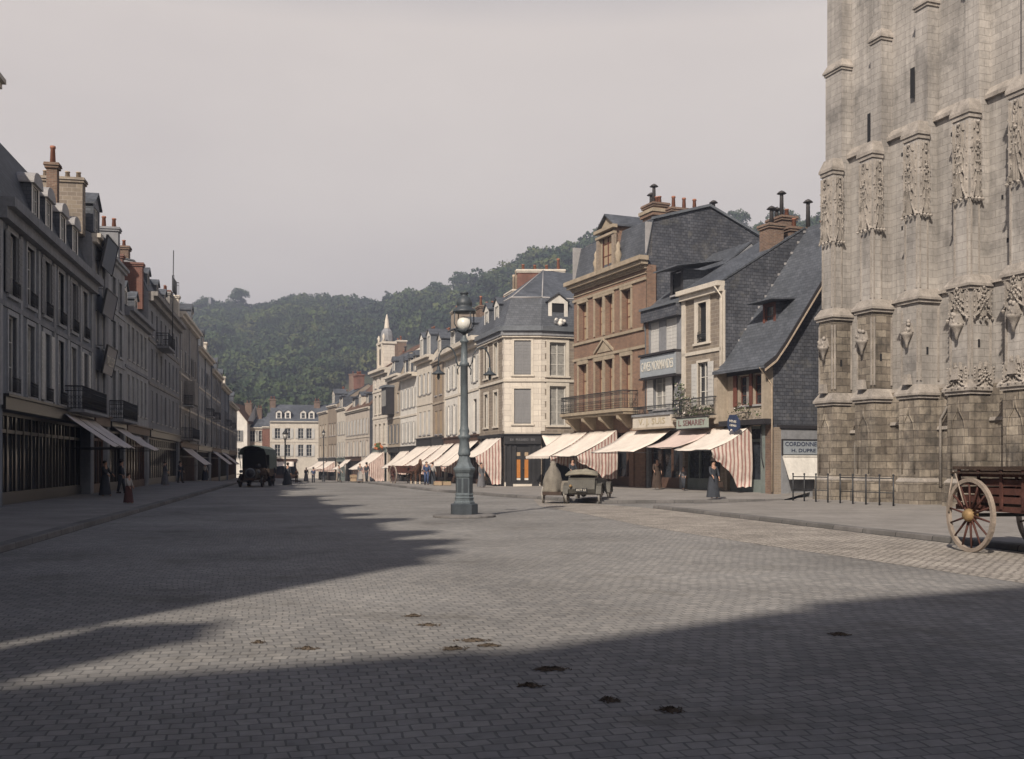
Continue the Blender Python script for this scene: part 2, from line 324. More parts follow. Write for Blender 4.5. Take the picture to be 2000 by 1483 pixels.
def copy_tree(o, parent=None):
    c = o.copy(); COL.objects.link(c); c.parent = parent
    for ch in [x for x in o.children]: copy_tree(ch, c)
    return c
def pt(px, Y): return Vector(((px-1000)/FPX*Y, Y))
def gz(Y):      # the street falls gently away beyond 80 m
    if Y < 80: return 0.0
    if Y < 145: t = (Y-80)/65; return -0.9*t*t*(3-2*t)
    return -0.9
# ---------------------------------------------------------------- building kit
class Fac:
    """A facade line in plan from its left end to its right end as seen from the street; y runs into the building."""
    def __init__(s, P0, P1):
        s.P0 = Vector(P0).to_2d(); s.P1 = Vector(P1).to_2d(); d = s.P1 - s.P0; s.W = d.length; s.d = d/s.W; s.rz = math.atan2(s.d.y, s.d.x)
    def u(s, px):
        k = (px-1000)/FPX; return (k*s.P0.y - s.P0.x)/(s.d.x - k*s.d.y)
    def z(s, px, py):
        return CAMZ + (HY-py)/FPX*(s.P0.y + s.d.y*s.u(px))
WCACHE = {}
def window_meshes(w, h, style, trim, tw, sh):
    key = (round(w, 2), round(h, 2), style, trim, tw, sh)
    if key in WCACHE: return WCACHE[key]
    fr = {'brown': 'frame_brown', 'dark': 'frame_dark', 'blind': 'frame_brown'}.get(style, 'frame_white')
    b = MB(); hw = w/2; t = .055; y0, y1 = .12, .18
    if style != 'dark':
        for x in (-hw, hw-t): b.box(x, x+t, y0, y1, 0, h, fr)
        b.box(-hw+t, hw-t, y0, y1, 0, t, fr); b.box(-hw+t, hw-t, y0, y1, h-t, h, fr)
        if w > .7: b.box(-t*.6, t*.6, y0-.005, y1, t, h-t, fr)
        for k in ((.34, .67) if h > 1.2 else (.5,)): b.box(-hw+t, hw-t, y0+.015, y1, h*k-.018, h*k+.018, fr)
    if trim:
        b.box(-hw-tw-.06, hw+tw+.06, -.10, .10, -.12, 0, trim)
        b.box(-hw-tw, -hw, -.04, .10, 0, h, trim); b.box(hw, hw+tw, -.04, .10, 0, h, trim); b.box(-hw-tw, hw+tw, -.045, .10, h, h+tw*1.1, trim)
    else: b.box(-hw-.06, hw+.06, -.08, .10, -.09, 0, 'lead')
    fm = b.mesh('window')
    g = MB(); g.box(-hw+.01, hw-.01, .165, .175, .01, h-.01, {'curtain': 'curtain', 'blind': 'blind_tan', 'dark': 'hole'}.get(style, 'glass')); gm = g.mesh('pane')
    sm = None
    if sh:
        s = MB(); lw = hw; c = sh; x0 = 0
        s.box(0, lw, 0, .035, .02, h-.02, c)
        n = max(4, int(h/.22))
        for i in range(n):
            z = .08 + (h-.2)*i/n; s.box(.05, lw-.05, -.012, 0, z, z+(h-.2)/n*.55, c)
        sm = s.mesh('shutter')
    WCACHE[key] = (fm, gm, sm); return WCACHE[key]
def window(par, u, z0, w, h, style='plain', trim=None, tw=.12, sh=None, closed=False, y=0.0, name='window'):
    fm, gm, sm = window_meshes(w, h, style, trim, tw, sh)
    o = link(name, fm, par, (u, y, z0)); link('pane', gm, o)
    if sm:
        if closed:
            a = link('shutter', sm, o, (-w/2, .05, 0)); b = link('shutter', sm, o, (0.004, .05, 0))
        else:
            a = link('shutter', sm, o, (-w-tw*0-.02, -.09, 0)); b = link('shutter', sm, o, (w/2+.02, -.09, 0))
    return o
def facade_wall(b, W, z0, z1, holes, m, y=0.0, rev=.22, x0=0.0):
    xs = sorted({x0, W, *[h[0] for h in holes], *[h[1] for h in holes]}); zs = sorted({z0, z1, *[h[2] for h in holes], *[h[3] for h in holes]})
    for i in range(len(xs)-1):
        for j in range(len(zs)-1):
            cx, cz = (xs[i]+xs[i+1])/2, (zs[j]+zs[j+1])/2
            if any(h[0] < cx < h[1] and h[2] < cz < h[3] for h in holes): continue
            b.quad((xs[i], y, zs[j]), (xs[i+1], y, zs[j]), (xs[i+1], y, zs[j+1]), (xs[i], y, zs[j+1]), m)
    for h in holes:
        a, c, d, e = h[:4]; r = y + (h[4] if len(h) > 4 else rev)
        b.quad((a, y, d), (a, r, d), (a, r, e), (a, y, e), m); b.quad((c, y, d), (c, y, e), (c, r, e), (c, r, d), m)
        b.quad((a, y, e), (a, r, e), (c, r, e), (c, y, e), m); b.quad((a, y, d), (c, y, d), (c, r, d), (a, r, d), m)
def chimney(par, x, y, lx, ly, z0, z1, m='brick_red', pots=2, ph=.45, pm='pot', cap=None, cowl=False):
    cap = cap or m
    b = MB(); b.box(x-lx/2, x+lx/2, y-ly/2, y+ly/2, z0, z1-.25, m)
    b.box(x-lx/2-.07, x+lx/2+.07, y-ly/2-.07, y+ly/2+.07, z1-.25, z1-.13, cap); b.box(x-lx/2-.12, x+lx/2+.12, y-ly/2-.12, y+ly/2+.12, z1-.13, z1, cap, .03)
    c = b.build('chimney', par); n = pots if isinstance(pots, list) else [ph]*pots
    k = len(n); L = max(lx, ly)
    for i, h in enumerate(n):
        q = MB(); t = (i+.5)/k - .5; cx, cy = (x + t*lx, y) if lx >= ly else (x, y + t*ly)
        if cowl and h > .6:
            q.lathe([(.12, 0), (.10, h-.18), (.10, h-.12)], 'pipe', 8, (cx, cy, z1)); q.lathe([(.27, h-.16), (.14, h-.04), (.02, h+.02)], 'pipe', 10, (cx, cy, z1))
        else: q.lathe([(.13, 0), (.10, h*.85), (.13, h*.87), (.12, h)], pm, 8, (cx, cy, z1))
        q.build('chimney_pot', c)
    return c
def dormer(par, u, y, z, w, h, style='gable', cheek='slate', face='frame_white', roofm='slate', depth=1.8, win='plain', ov=.12, rh=None):
    b = MB(); hw = w/2; fy = y
    hole = (u-hw*.62, u+hw*.62, z+.15, z+h-.12)
    xs = [u-hw, hole[0], hole[1], u+hw]; zs = [z, hole[2], hole[3], z+h]
    for i in range(3):
        for j in range(3):
            if i == 1 and j == 1: continue
            b.quad((xs[i], fy, zs[j]), (xs[i+1], fy, zs[j]), (xs[i+1], fy, zs[j+1]), (xs[i], fy, zs[j+1]), face)
    b.quad((u-hw, fy, z), (u-hw, fy, z+h), (u-hw, fy+depth, z+h), (u-hw, fy+depth, z), cheek)
    b.quad((u+hw, fy, z), (u+hw, fy, z+h), (u+hw, fy+depth, z+h), (u+hw, fy+depth, z), cheek)
    rh = rh if rh is not None else w*.38
    if style == 'gable':
        b.prism([(u-hw, z+h), (u+hw, z+h), (u, z+h+rh)], fy, fy+.05, face, 'y')
        b.prism([(u-hw-ov, z+h-.04), (u, z+h+rh), (u, z+h+rh+.09), (u-hw-ov, z+h+.05)], fy-ov, fy+depth, roofm, 'y')
        b.prism([(u, z+h+rh), (u+hw+ov, z+h-.04), (u+hw+ov, z+h+.05), (u, z+h+rh+.09)], fy-ov, fy+depth, roofm, 'y')
    elif style == 'arch':
        n = 8; pl = [(u-(hw+ov)*math.cos(math.pi*i/n), z+h+rh*math.sin(math.pi*i/n)) for i in range(n+1)]
        b.prism([(u-hw-ov, z+h-.07)] + pl + [(u+hw+ov, z+h-.07)], fy-ov, fy+depth, roofm, 'y')
    else:   # shed hood
        b.prism([(fy-ov*2.5, z+h), (fy-ov*2.5, z+h+.07), (fy+depth, z+h+rh+.07), (fy+depth, z+h+rh)], u-hw-ov*2, u+hw+ov*2, roofm, 'x')
    d = b.build('dormer', par)
    window(d, u, hole[2], hole[1]-hole[0], hole[3]-hole[2], win, y=fy-.08)
    return d
def roof_profile(kind, ze, D, h, hm=2.2, ym=.9):
    if kind == 'gable': return [(-.22, ze-.10), (0.02, ze+.06), (D/2, ze+h), (D+.1, ze)]
    if kind == 'bell': return [(-.55, ze-.12), (.15, ze+.35), (D/2, ze+h), (D+.1, ze)]
    if kind == 'mansard': return [(.05, ze), (ym, ze+hm), (D/2, ze+hm+h), (D-ym, ze+hm), (D, ze)]
    if kind == 'shed': return [(-.1, ze), (D, ze+h)]
def house(label, P0, P1, D, z0, ze, wall, holes_rows=(), roof=('gable', 2.5), roofm='slate', trim='cream', cat='house', name='town_house', group=None,
          gable=None, cornice=(.28, .3), strings=(), quoins=None, extra_holes=(), wins=True, shop=None, backwall=True):
    """holes_rows: (z_bottom, z_top, [(u_centre, width)...], style dict)"""
    F = Fac(P0, P1); W = F.W; root = empty(name, (F.P0.x, F.P0.y, 0), F.rz, label, cat, group)
    e = .012; b = MB(); holes = []
    for r in holes_rows:
        for (u, ww) in r[2]: holes.append((u-ww/2, u+ww/2, r[0], r[1]))
    holes += list(extra_holes)
    if shop: holes.append((shop['u0'], shop['u1'], z0, shop['zt'], shop.get('rev', .35)))
    facade_wall(b, W-e, z0, ze, holes, wall, x0=e)
    prof = roof_profile(roof[0], ze, D, *roof[1:])
    body = [p for p in prof if 0 < p[0] < D]; side = gable or wall
    poly = [(0, z0), (0, ze)] + [(y, z-.05) for y, z in body] + [(D, ze if roof[0] != 'shed' else prof[-1][1]-.05), (D, z0)]
    for x in (e, W-e): b.add([(x, y, z) for y, z in poly], [tuple(range(len(poly)))], side)
    if backwall: b.quad((e, D, z0), (W-e, D, z0), (W-e, D, poly[-2][1]), (e, D, poly[-2][1]), side)
    b.build('wall', root, fix=False)
    r = MB(); th = .10
    for i in range(len(prof)-1):
        (ya, za), (yb, zb) = prof[i], prof[i+1]
        r.prism([(ya, za), (yb, zb), (yb, zb+th), (ya, za+th)], .02, W-.02, roofm, 'x')
    ro = r.build('roof', root)
    if cornice:
        c = MB(); cp, ch = cornice
        c.box(.015, W-.015, -cp*.55, .0, ze-ch, ze-ch*.45, trim); c.box(.01, W-.01, -cp, .03, ze-ch*.45, ze+.02, trim)
        c.build('cornice', root)
    for z in strings: c = MB(); c.box(.015, W-.015, -.07, .0, z-.09, z+.09, trim); c.build('string_course', root)
    if quoins:
        q = MB(); z = shop['zt']+.6 if shop else z0; k = 0
        while z < ze-.7:
            ww = .50 if k % 2 else .34
            q.box(e-.01, ww, -.035, .05, z, z+.40, quoins); q.box(W-ww, W-e+.01, -.035, .05, z, z+.40, quoins); z += .43; k += 1
        q.build('quoins', root)
    if wins:
        for rr in holes_rows:
            st = dict(rr[3]) if len(rr) > 3 else {}
            seq = st.pop('seq', None)
            for i, (u, ww) in enumerate(rr[2]):
                s2 = dict(st)
                if seq: s2.update(seq[i % len(seq)])
                window(root, u, rr[0], ww, rr[1]-rr[0], **s2)
    if shop: shopfront(root, **shop)
    return root, F, ro
def shopfront(root, u0, u1, zt, zb=0.1, m='shop_black', fascia=.45, rev=.35, bays=None, door=None, z_floor=None):
    b = MB(); n = bays or max(2, int((u1-u0)/1.1)); y = rev-.12
    b.box(u0+.01, u1-.01, y-.05, y+.08, zb-.6, zb+.55, m); b.box(u0+.01, u1-.01, y, y+.08, zt-.75, zt-.62, m)
    b.box(u0+.01, u1-.01, y, y+.08, zt-.12, zt, m)
    for i in range(n+1):
        x = u0+.06+(u1-u0-.12)*i/n; b.box(x-.045, x+.045, y-.02, y+.08, zb+.55, zt-.12, m)
    o = b.build('shopfront', root)
    g = MB(); g.box(u0+.02, u1-.02, y+.10, y+.12, zb, zt-.02, 'glass'); g.build('pane', o)
    if fascia:
        f = MB(); f.box(u0-.12, u1+.12, -.14, -.005, zt+.01, zt+fascia, m); f.box(u0-.18, u1+.18, -.26, -.0, zt+fascia, zt+fascia+.09, m); f.build('fascia', root)
def evenly(W, n, w, m=.55): return [(m + (W-2*m)*(i+.5)/n, w) for i in range(n)]
def awning(root, u0, u1, zt, zb, p, m='cloth', side=None, sm='stripe_y', bow=.12, val=.0, curt=None, u1b=None, name='awning', sag=.0, u0b=None):
    """sloping canvas from the wall at height zt to a front bar at height zb, p metres out; side curtain 'R'/'L'"""
    b = MB(); n = 8; u1b = u1 if u1b is None else u1b; u0b = u0 if u0b is None else u0b
    top = []; 
    for i in range(n+1):
        t = i/n; y = -.14 - (p-.14)*t; z = zt + (zb-zt)*t - bow*math.sin(math.pi*t)
        row = []
        for j in range(9):
            s = j/8; ua = u0+(u0b-u0)*t; ub = u1+(u1b-u1)*t
            row.append((ua+(ub-ua)*s, y, z - sag*t*math.sin(math.pi*s) + .022*math.sin(s*19+i+zt*9)*(1-.4*t) + .03*math.sin(s*7+u0*5)*t))
        top.append(row)
    vs = [v for r in top for v in r]; k = len(vs); vs += [(x, y, z-.018) for x, y, z in vs]; fs = []
    for i in range(n):
        for j in range(8):
            a = i*9+j; fs.append((a, a+1, a+10, a+9)); fs.append((k+a, k+a+9, k+a+10, k+a+1))
    for i in range(n):
        for j in (0, 8): a = i*9+j; fs.append((a, a+9, k+a+9, k+a))
    for j in range(8): a = j; fs.append((a, k+a, k+a+1, a+1)); a = n*9+j; fs.append((a, a+1, k+a+1, k+a))
    b.add(vs, fs, m, True)
    if val:
        nn = max(4, int((u1b-u0b)/.22)); y = -p
        for i in range(nn):
            x = u0b + (u1b-u0b)*i/nn; x2 = u0b+(u1b-u0b)*(i+1)/nn
            b.prism([(x, zb+.02), (x2, zb+.02), (x2, zb-val*.6), ((x+x2)/2, zb-val), (x, zb-val*.6)], y-.012, y, m, 'y')
    o = b.build(name, root)
    f = MB(); f.tube([(u0b, -p+.02, zb-.04), (u1b, -p+.02, zb-.04)], .02, 'iron', 5)
    for u in (u0b+.06, u1b-.06): f.tube([(u, -.05, zb-.1), (u, -p+.03, zb-.05)], .014, 'iron', 5)
    f.build('awning_frame', o)
    for sd in (side or ''):
        x = (u1b if sd == 'R' else u0b); xt = (u1 if sd == 'R' else u0)
        c = MB(); N = 14; zl = curt if curt is not None else .5; fr = []
        for i in range(N+1):    # from the wall outwards, lower edge swept up towards the front
            t = i/N; y = -.14 - (p-.2)*t; ztop = zt + (zb-zt)*t - bow*math.sin(math.pi*t) - .02
            lo = zl + (zb-.35-zl)*(max(0, (t-.38)/.62)**.55 if t > .38 else 0)
            fr.append((y, ztop, lo + .04*math.sin(i*2.4)))
        vs = []; cols = 7
        for i, (y, a, l) in enumerate(fr):
            for j in range(cols+1):
                s = j/cols; xx = xt+(x-xt)*(i/N)*(1-.0*s) + .05*math.sin(i*1.9)*s + (.16 if sd == 'R' else -.16)*math.sin(math.pi*min(1, s*1.05))*s
                vs.append((xx, y, a+(l-a)*s))
        k = len(vs); vs += [(xx+.015, y, z) for xx, y, z in vs]; fs = []
        for i in range(N):
            for j in range(cols):
                q = i*(cols+1)+j; fs.append((q, q+1, q+cols+2, q+cols+1)); fs.append((k+q, k+q+cols+1, k+q+cols+2, k+q+1))
        for i in range(N):
            q = i*(cols+1)+cols; fs.append((q, q+cols+1, k+q+cols+1, k+q))
        c.add(vs, fs, sm, True); c.build('side_curtain', o, fix=False)
    return o
def railing(root, u0, u1, y0, z0, h, name='balcony_railing', ornate=True, ends=True, m='iron', step=.13):
    b = MB(); 
    segs = [((u0, y0), (u1, y0))] + ([((u0, -.02), (u0, y0)), ((u1, -.02), (u1, y0))] if ends else [])
    for (xa, ya), (xb, yb) in segs:
        L = math.hypot(xb-xa, yb-ya); n = max(2, int(L/step))
        for z in (z0+.05, z0+h*.8, z0+h): b.tube([(xa, ya, z), (xb, yb, z)], .018 if z < z0+h else .03, m, 4)
        for i in range(n+1):
            t = i/n; x, y = xa+(xb-xa)*t, ya+(yb-ya)*t
            b.tube([(x, y, z0), (x, y, z0+h)], .012, m, 4)
            if ornate and i < n:
                cx, cy = xa+(xb-xa)*(t+.5/n), ya+(yb-ya)*(t+.5/n); dx, dy = (xb-xa)/L, (yb-ya)/L
                for cz, r in ((z0+.25, step*.45), (z0+.52, step*.42), (z0+h*.9, step*.3)):
                    b.tube([(cx+dx*r*math.cos(a), cy+dy*r*math.cos(a), cz+r*1.25*math.sin(a)) for a in [k*math.pi/3 for k in range(7)]], .010, m, 3)
    return b.build(name, root)
# ---------------------------------------------------------------- ground, road, pavements
def sheet(name, pts_fn, xs, ys, m, label=None, kind='structure', rz=0.0):
    b = MB(); n = len(xs); vs = [pts_fn(x, y) for y in ys for x in xs]
    if rz: vs = [(x*math.cos(-rz)-y*math.sin(-rz), x*math.sin(-rz)+y*math.cos(-rz), z) for x, y, z in vs]
    b.add(vs, [(j*n+i, j*n+i+1, (j+1)*n+i+1, (j+1)*n+i) for j in range(len(ys)-1) for i in range(n-1)], m)
    o = b.build(name); o.rotation_euler = (0, 0, rz); return tag(o, kind=kind)
sheet('ground', lambda x, y: (x, y, gz(y)-.05), [-900, -200, -60, 0, 60, 200, 900], [-300, -60] + list(range(0, 200, 8)) + [205, 400, 1600], 'earth')
sheet('road', lambda x, y: (x, y, gz(y)), list(range(-64, 60, 6)), list(range(-44, 200, 4)), 'sett', rz=R(14))
def strip(name, pairs, m, z_in, z_out, kind='structure', rz=0.0):
    b = MB(); vs = []
    for i, (a, c) in enumerate(pairs):
        za = z_in[i] if isinstance(z_in, list) else z_in; zc = z_out[i] if isinstance(z_out, list) else z_out
        for t in (0, .25, .5, .75, 1):
            x, y = a[0]+(c[0]-a[0])*t, a[1]+(c[1]-a[1])*t; vs.append((x, y, gz(y)+za+(zc-za)*t))
    b.add(vs, [(i*5+j, i*5+j+1, i*5+j+6, i*5+j+5) for i in range(len(pairs)-1) for j in range(4)], m)
    return tag(b.build(name), kind=kind)
def kerb(name, pts, side, h, wd=.32):
    """a granite kerb along pts, its body on the pavement side (+1 = right of travel)"""
    b = MB(); P = [Vector(p) for p in pts]; fine = []
    for a, c in zip(P, P[1:]):
        n = max(1, int((c-a).length/4)); fine += [a + (c-a)*i/n for i in range(n)]
    fine.append(P[-1]); L = []
    for i, p in enumerate(fine):
        d = (fine[min(i+1, len(fine)-1)]-fine[max(i-1, 0)]).normalized(); n = Vector((d.y, -d.x))*side
        L.append((p, p + n*wd))
    vs = []
    for p, q in L:
        hh = h + .008*math.sin(p.y*2.1)
        vs += [(p.x, p.y, gz(p.y)-.1), (p.x+(q.x-p.x)*.06, p.y+(q.y-p.y)*.06, gz(p.y)+hh-.02), (p.x+(q.x-p.x)*.12, p.y+(q.y-p.y)*.12, gz(p.y)+hh), (q.x, q.y, gz(q.y)+hh), (q.x, q.y, gz(q.y)-.1)]
    b.add(vs, [(i*5+k, i*5+k+1, i*5+k+6, i*5+k+5) for i in range(len(L)-1) for k in range(4)] + [(4, 3, 2, 1, 0), tuple(len(vs)-5+k for k in range(5))], 'kerb')
    return tag(b.build(name), kind='structure')
LK = lambda Y: (-5.78-.2*Y, Y); LF = lambda Y: (-10.16-.208*Y, Y)
ys = [-9, 0, 15, 30, 45, 60, 80, 90, 100, 112, 125, 140, 168]
kerb('left_kerb', [LK(y) for y in ys], -1, .14)
strip('left_pavement', [((LK(y)[0]-.3, y), (LF(y)[0]-.6, y)) for y in ys], 'macadam', .132, .20)
RK = [(11.9, 44.7), (7.5, 43.7), (3.65, 42.9), (1.39, 47.9), (-.9, 52.5), (-5, 62.4), (-10.3, 80), (-13.5, 92), (-17, 103), (-22, 120), (-27, 135), (-33, 152)]
RF = [(14.3, 49), (10.6, 53.5), (5.8, 65), (4.4, 71.5), (.2, 71.5), (-1.9, 77), (-3.7, 83), (-7.6, 97), (-11.4, 108), (-16.2, 121), (-22, 137), (-29, 155)]
kerb('right_kerb', RK, 1, .14)
def ins(a, c, d=.3): v = (Vector(c)-Vector(a)).normalized()*d; return (a[0]+v.x, a[1]+v.y)
strip('right_pavement', [(ins(a, c), c) for a, c in zip(RK, RF)], 'macadam', .134, [.33, .33, .30, .2, .12] + [.14]*7)
TK = [(5.3, 38.6), (9.3, 21.7), (12.6, 7.0), (14.5, -3)]
kerb('terrace_kerb', TK, -1, .12)
TKI = [(TK[0][0]+.3, TK[0][1]), (9.6, 21.75), (12.9, 7), (14.8, -3)]
b = MB(); tp = [(5.55, 38.75), (9.6, 21.75), (12.9, 7.05), (14.8, -3), (34, -3), (34, 30), (24, 52), (14.2, 50), (12.2, 44.4)]
b.add([(x, y, .112) for x, y in tp], [tuple(range(len(tp)))], 'macadam'); tag(b.build('terrace_pavement'), kind='structure')
kerb('terrace_back_kerb', [(5.3, 38.6), (9.5, 42.2), (12.2, 44.4)], 1, .113)
strip('gutter_paving', [((1.15, 48.2), (1.0, 47.2)), ((3.5, 42.7), (1.1, 40.5)), ((5.3, 38.5), (2.5, 33.8)), ((8.0, 27), (3.7, 27)), ((9.25, 21.7), (5.0, 22)), ((10.9, 14.5), (7.1, 15)), ((12.55, 7), (9.0, 8)), ((14.4, -3), (11, -3))], 'cobble', .004, .004)

# ---------------------------------------------------------------- left row (in its own shade)
LY = lambda px: 20320.0/(584-px)
def lh(label, Ya, Yb, ze, wall, **k):
    return house(label, LF(Ya), LF(Yb), k.pop('D', 9), -1.2 if Yb > 90 else -.05, ze, wall, **k)
g_left = 'shaded houses along the left side of the street'
def rows3(W, n, zs, w=.95, st=None):
    return [(a, b_, evenly(W, n, w), dict(st or {})) for a, b_ in zs]
def wlen(Ya, Yb): return (Yb-Ya)*math.sqrt(1+.208**2)
W_ = wlen(-2, 12)
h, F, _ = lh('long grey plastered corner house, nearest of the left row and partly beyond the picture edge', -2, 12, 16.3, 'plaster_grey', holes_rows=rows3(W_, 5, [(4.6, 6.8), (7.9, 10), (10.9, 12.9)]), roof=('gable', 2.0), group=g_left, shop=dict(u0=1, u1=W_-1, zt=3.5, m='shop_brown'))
for k in (3.2, 6.3, 12.2): dormer(h, k, .05, 16.3, 1.4, 1.5, 'gable')
chimney(h, .6, 1.9, .9, 3.0, 16.0, 18.2, 'brick_brown', 3)
chimney(h, 9.2, 2.5, .9, 1.6, 16.0, 18.4, 'brick_brown', 2)
W_ = wlen(12, 24)
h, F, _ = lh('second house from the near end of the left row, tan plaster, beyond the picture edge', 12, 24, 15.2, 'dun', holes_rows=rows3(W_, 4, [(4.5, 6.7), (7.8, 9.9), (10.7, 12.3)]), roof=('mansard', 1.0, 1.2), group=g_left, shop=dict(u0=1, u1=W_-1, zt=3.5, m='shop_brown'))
for k in (2.4, 9.6): dormer(h, k, .05, 15.2, 1.4, 1.4, 'gable')
chimney(h, 6, 2.5, .9, 1.6, 15.2, 18.2, 'brick_brown', 2)
W_ = wlen(24, 34.5)
h, F, _ = lh('third house from the near end of the left row, with closed white shutters', 24, 34.5, 14.6, 'ash', holes_rows=rows3(W_, 4, [(4.5, 6.7), (7.8, 9.9)], st=dict(sh='shut_white', closed=True)), roof=('gable', 2.6), group=g_left, shop=dict(u0=1, u1=W_-1, zt=3.5, m='shop_black'))
chimney(h, 9.5, 1.5, .9, 1.6, 14.6, 17.2, 'brick_brown', 2); chimney(h, 3.5, 1.5, .9, 1.2, 14.6, 17.0, 'brick_brown', 2)
W_ = wlen(-7.5, -2)
h, F, _ = lh('low plastered house before the near end of the left row, beyond the picture edge', -7.5, -2, 9.0, 'dun', holes_rows=rows3(W_, 2, [(4.5, 6.5), (7.0, 8.3)]), roof=('gable', 1.4), group=g_left, shop=dict(u0=.6, u1=W_-.6, zt=3.4, m='shop_brown'))
chimney(h, 3.0, .8, .9, 1.0, 9.2, 12.8, 'brick_brown', 2)
# mansard house at the left picture edge
W_ = wlen(34.5, 50.3)
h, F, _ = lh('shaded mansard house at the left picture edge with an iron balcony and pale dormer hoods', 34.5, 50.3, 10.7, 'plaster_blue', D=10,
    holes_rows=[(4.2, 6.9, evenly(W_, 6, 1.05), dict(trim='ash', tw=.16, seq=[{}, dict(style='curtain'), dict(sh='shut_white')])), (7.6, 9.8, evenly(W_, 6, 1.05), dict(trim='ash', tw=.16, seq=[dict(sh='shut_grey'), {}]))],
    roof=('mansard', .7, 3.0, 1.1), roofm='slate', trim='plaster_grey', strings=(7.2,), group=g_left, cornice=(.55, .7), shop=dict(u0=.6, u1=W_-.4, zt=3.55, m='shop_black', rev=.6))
for z_ in (4.2, 7.6):
    for (u_, w__) in evenly(W_, 6, 1.05): railing(h, u_-.5, u_+.5, -.16, z_, .5, 'window_guard', ornate=False, ends=False, step=.12) if not (z_ == 4.2 and F.u(125) < u_ < F.u(176)) else None
for k in range(7): u_ = .25+(W_-.5)*k/6; b = MB(); b.box(u_-.16, u_+.16, -.07, 0, 3.7, 9.95, 'ash'); b.build('pilaster', h)
for px in (83, 108, 135, 158): dormer(h, F.u(px), .25, 10.95, 1.25, 1.75, 'arch', cheek='slate', face='white', roofm='lead', rh=.45, depth=1.5)
chimney(h, F.u(149), 1.0, .45, .45, 12.5, 15.3, 'brick_brown', [.8])
chimney(h, W_-.4, 1.3, .7, 2.0, 12.8, 15.5, 'brick_grey', 4, .35, 'pot_pale')
railing(h, F.u(125), F.u(176), -.75, 4.05, 1.0, ornate=True)
b = MB(); b.box(F.u(125)-.1, F.u(176)+.1, -.85, 0, 3.93, 4.05, 'plaster_grey'); b.build('balcony_slab', h)
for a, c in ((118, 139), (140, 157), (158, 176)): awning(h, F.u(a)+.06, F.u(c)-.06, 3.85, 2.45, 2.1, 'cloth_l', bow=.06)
# narrow tall house with leaning sign boards
W_ = wlen(50.3, 54.6)
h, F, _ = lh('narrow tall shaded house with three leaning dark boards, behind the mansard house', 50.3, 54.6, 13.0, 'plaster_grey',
    holes_rows=[(4.6, 6.4, evenly(W_, 2, .9), {}), (7.6, 9.4, evenly(W_, 2, .9), dict(style='curtain')), (10.3, 12.0, evenly(W_, 2, .9), {})], roof=('gable', 2.2), group=g_left, cornice=(.4, .4), shop=dict(u0=.4, u1=W_-.3, zt=3.6, m='shop_brown'))
dormer(h, W_*.5, .2, 13.1, 1.7, 1.7, 'gable', face='plaster_grey')
nh = h; NF = F
W_ = wlen(54.6, 59.7)
h, F, _ = lh('tall shaded whitish brick house with an iron balcony, beside the house with leaning boards', 54.6, 59.7, 12.9, 'ash',
    holes_rows=[(4.7, 6.8, evenly(W_, 2, .95), dict(trim='ash', style='curtain')), (7.7, 9.5, evenly(W_, 2, .95), dict(trim='ash')), (10.3, 11.9, evenly(W_, 2, .95), dict(trim='ash'))], roof=('gable', 2.0), trim='ash', strings=(7.2, 10.0), group=g_left, shop=dict(u0=.4, u1=W_-.3, zt=3.5, m='shop_black'))
chimney(h, W_-.4, .8, .6, 1.1, 12.9, 15.3, 'plaster_grey', [.55, .65], pm='pot'); chimney(h, .5, 1.4, .6, 1.0, 12.9, 15.2, 'brick_brown', 1)
b = MB(); b.box(.2, W_-.1, -.75, 0, 3.95, 4.1, 'plaster_grey'); b.build('balcony_slab', h)
railing(h, .2, W_-.1, -.72, 4.1, .95, ornate=True, step=.10)
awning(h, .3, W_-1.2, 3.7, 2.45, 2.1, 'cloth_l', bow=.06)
W_ = wlen(59.7, 69.1)
h, F, _ = lh('low eaved shaded house with five tall windows a floor and a red brick stack', 59.7, 69.1, 10.85, 'ash',
    holes_rows=[(4.7, 7.0, evenly(W_, 5, .95), dict(style='curtain')), (7.9, 10.0, evenly(W_, 5, .95), {})], roof=('gable', 3.4), trim='plaster_grey', strings=(7.4,), group=g_left, cornice=(.5, .5), shop=dict(u0=.4, u1=W_-.4, zt=3.5, m='shop_brown'))
chimney(h, W_-.35, .95, .6, 1.3, 12.0, 15.1, 'brick_red', 0); chimney(h, W_-1.4, 1.7, .6, .6, 12.0, 15.4, 'brick_red', [.8]); chimney(h, W_*.25, 2.4, .7, 1.0, 11.8, 14.4, 'cream', 1)
dormer(h, W_*.3, .4, 11.0, 1.2, 1.3, 'gable', face='white'); dormer(h, W_*.72, .4, 11.0, 1.2, 1.3, 'gable', face='white')
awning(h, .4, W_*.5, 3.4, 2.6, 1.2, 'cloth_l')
W_ = wlen(69.1, 86.8)
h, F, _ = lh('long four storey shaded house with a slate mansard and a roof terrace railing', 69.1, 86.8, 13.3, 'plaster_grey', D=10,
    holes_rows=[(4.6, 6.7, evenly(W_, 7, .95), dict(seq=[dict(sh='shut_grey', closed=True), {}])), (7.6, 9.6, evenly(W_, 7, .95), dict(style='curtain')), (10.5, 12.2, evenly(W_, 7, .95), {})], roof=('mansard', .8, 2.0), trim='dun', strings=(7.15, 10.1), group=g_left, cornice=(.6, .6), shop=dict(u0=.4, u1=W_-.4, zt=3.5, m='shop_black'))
for k in (.12, .38, .62): dormer(h, W_*k, .3, 13.4, 1.1, 1.4, 'gable', face='dun')
railing(h, W_*.80, W_*.98, .15, 15.7, 1.25, 'roof_railing', ornate=False); chimney(h, W_*.90, .9, 2.6, 1.0, 13.2, 15.7, 'dun', 0); chimney(h, W_*.97, .3, .8, .7, 13.4, 15.8, 'cream', 0); chimney(h, W_*.1, 2.2, .8, 1.4, 14.5, 16.6, 'brick_brown', 2)
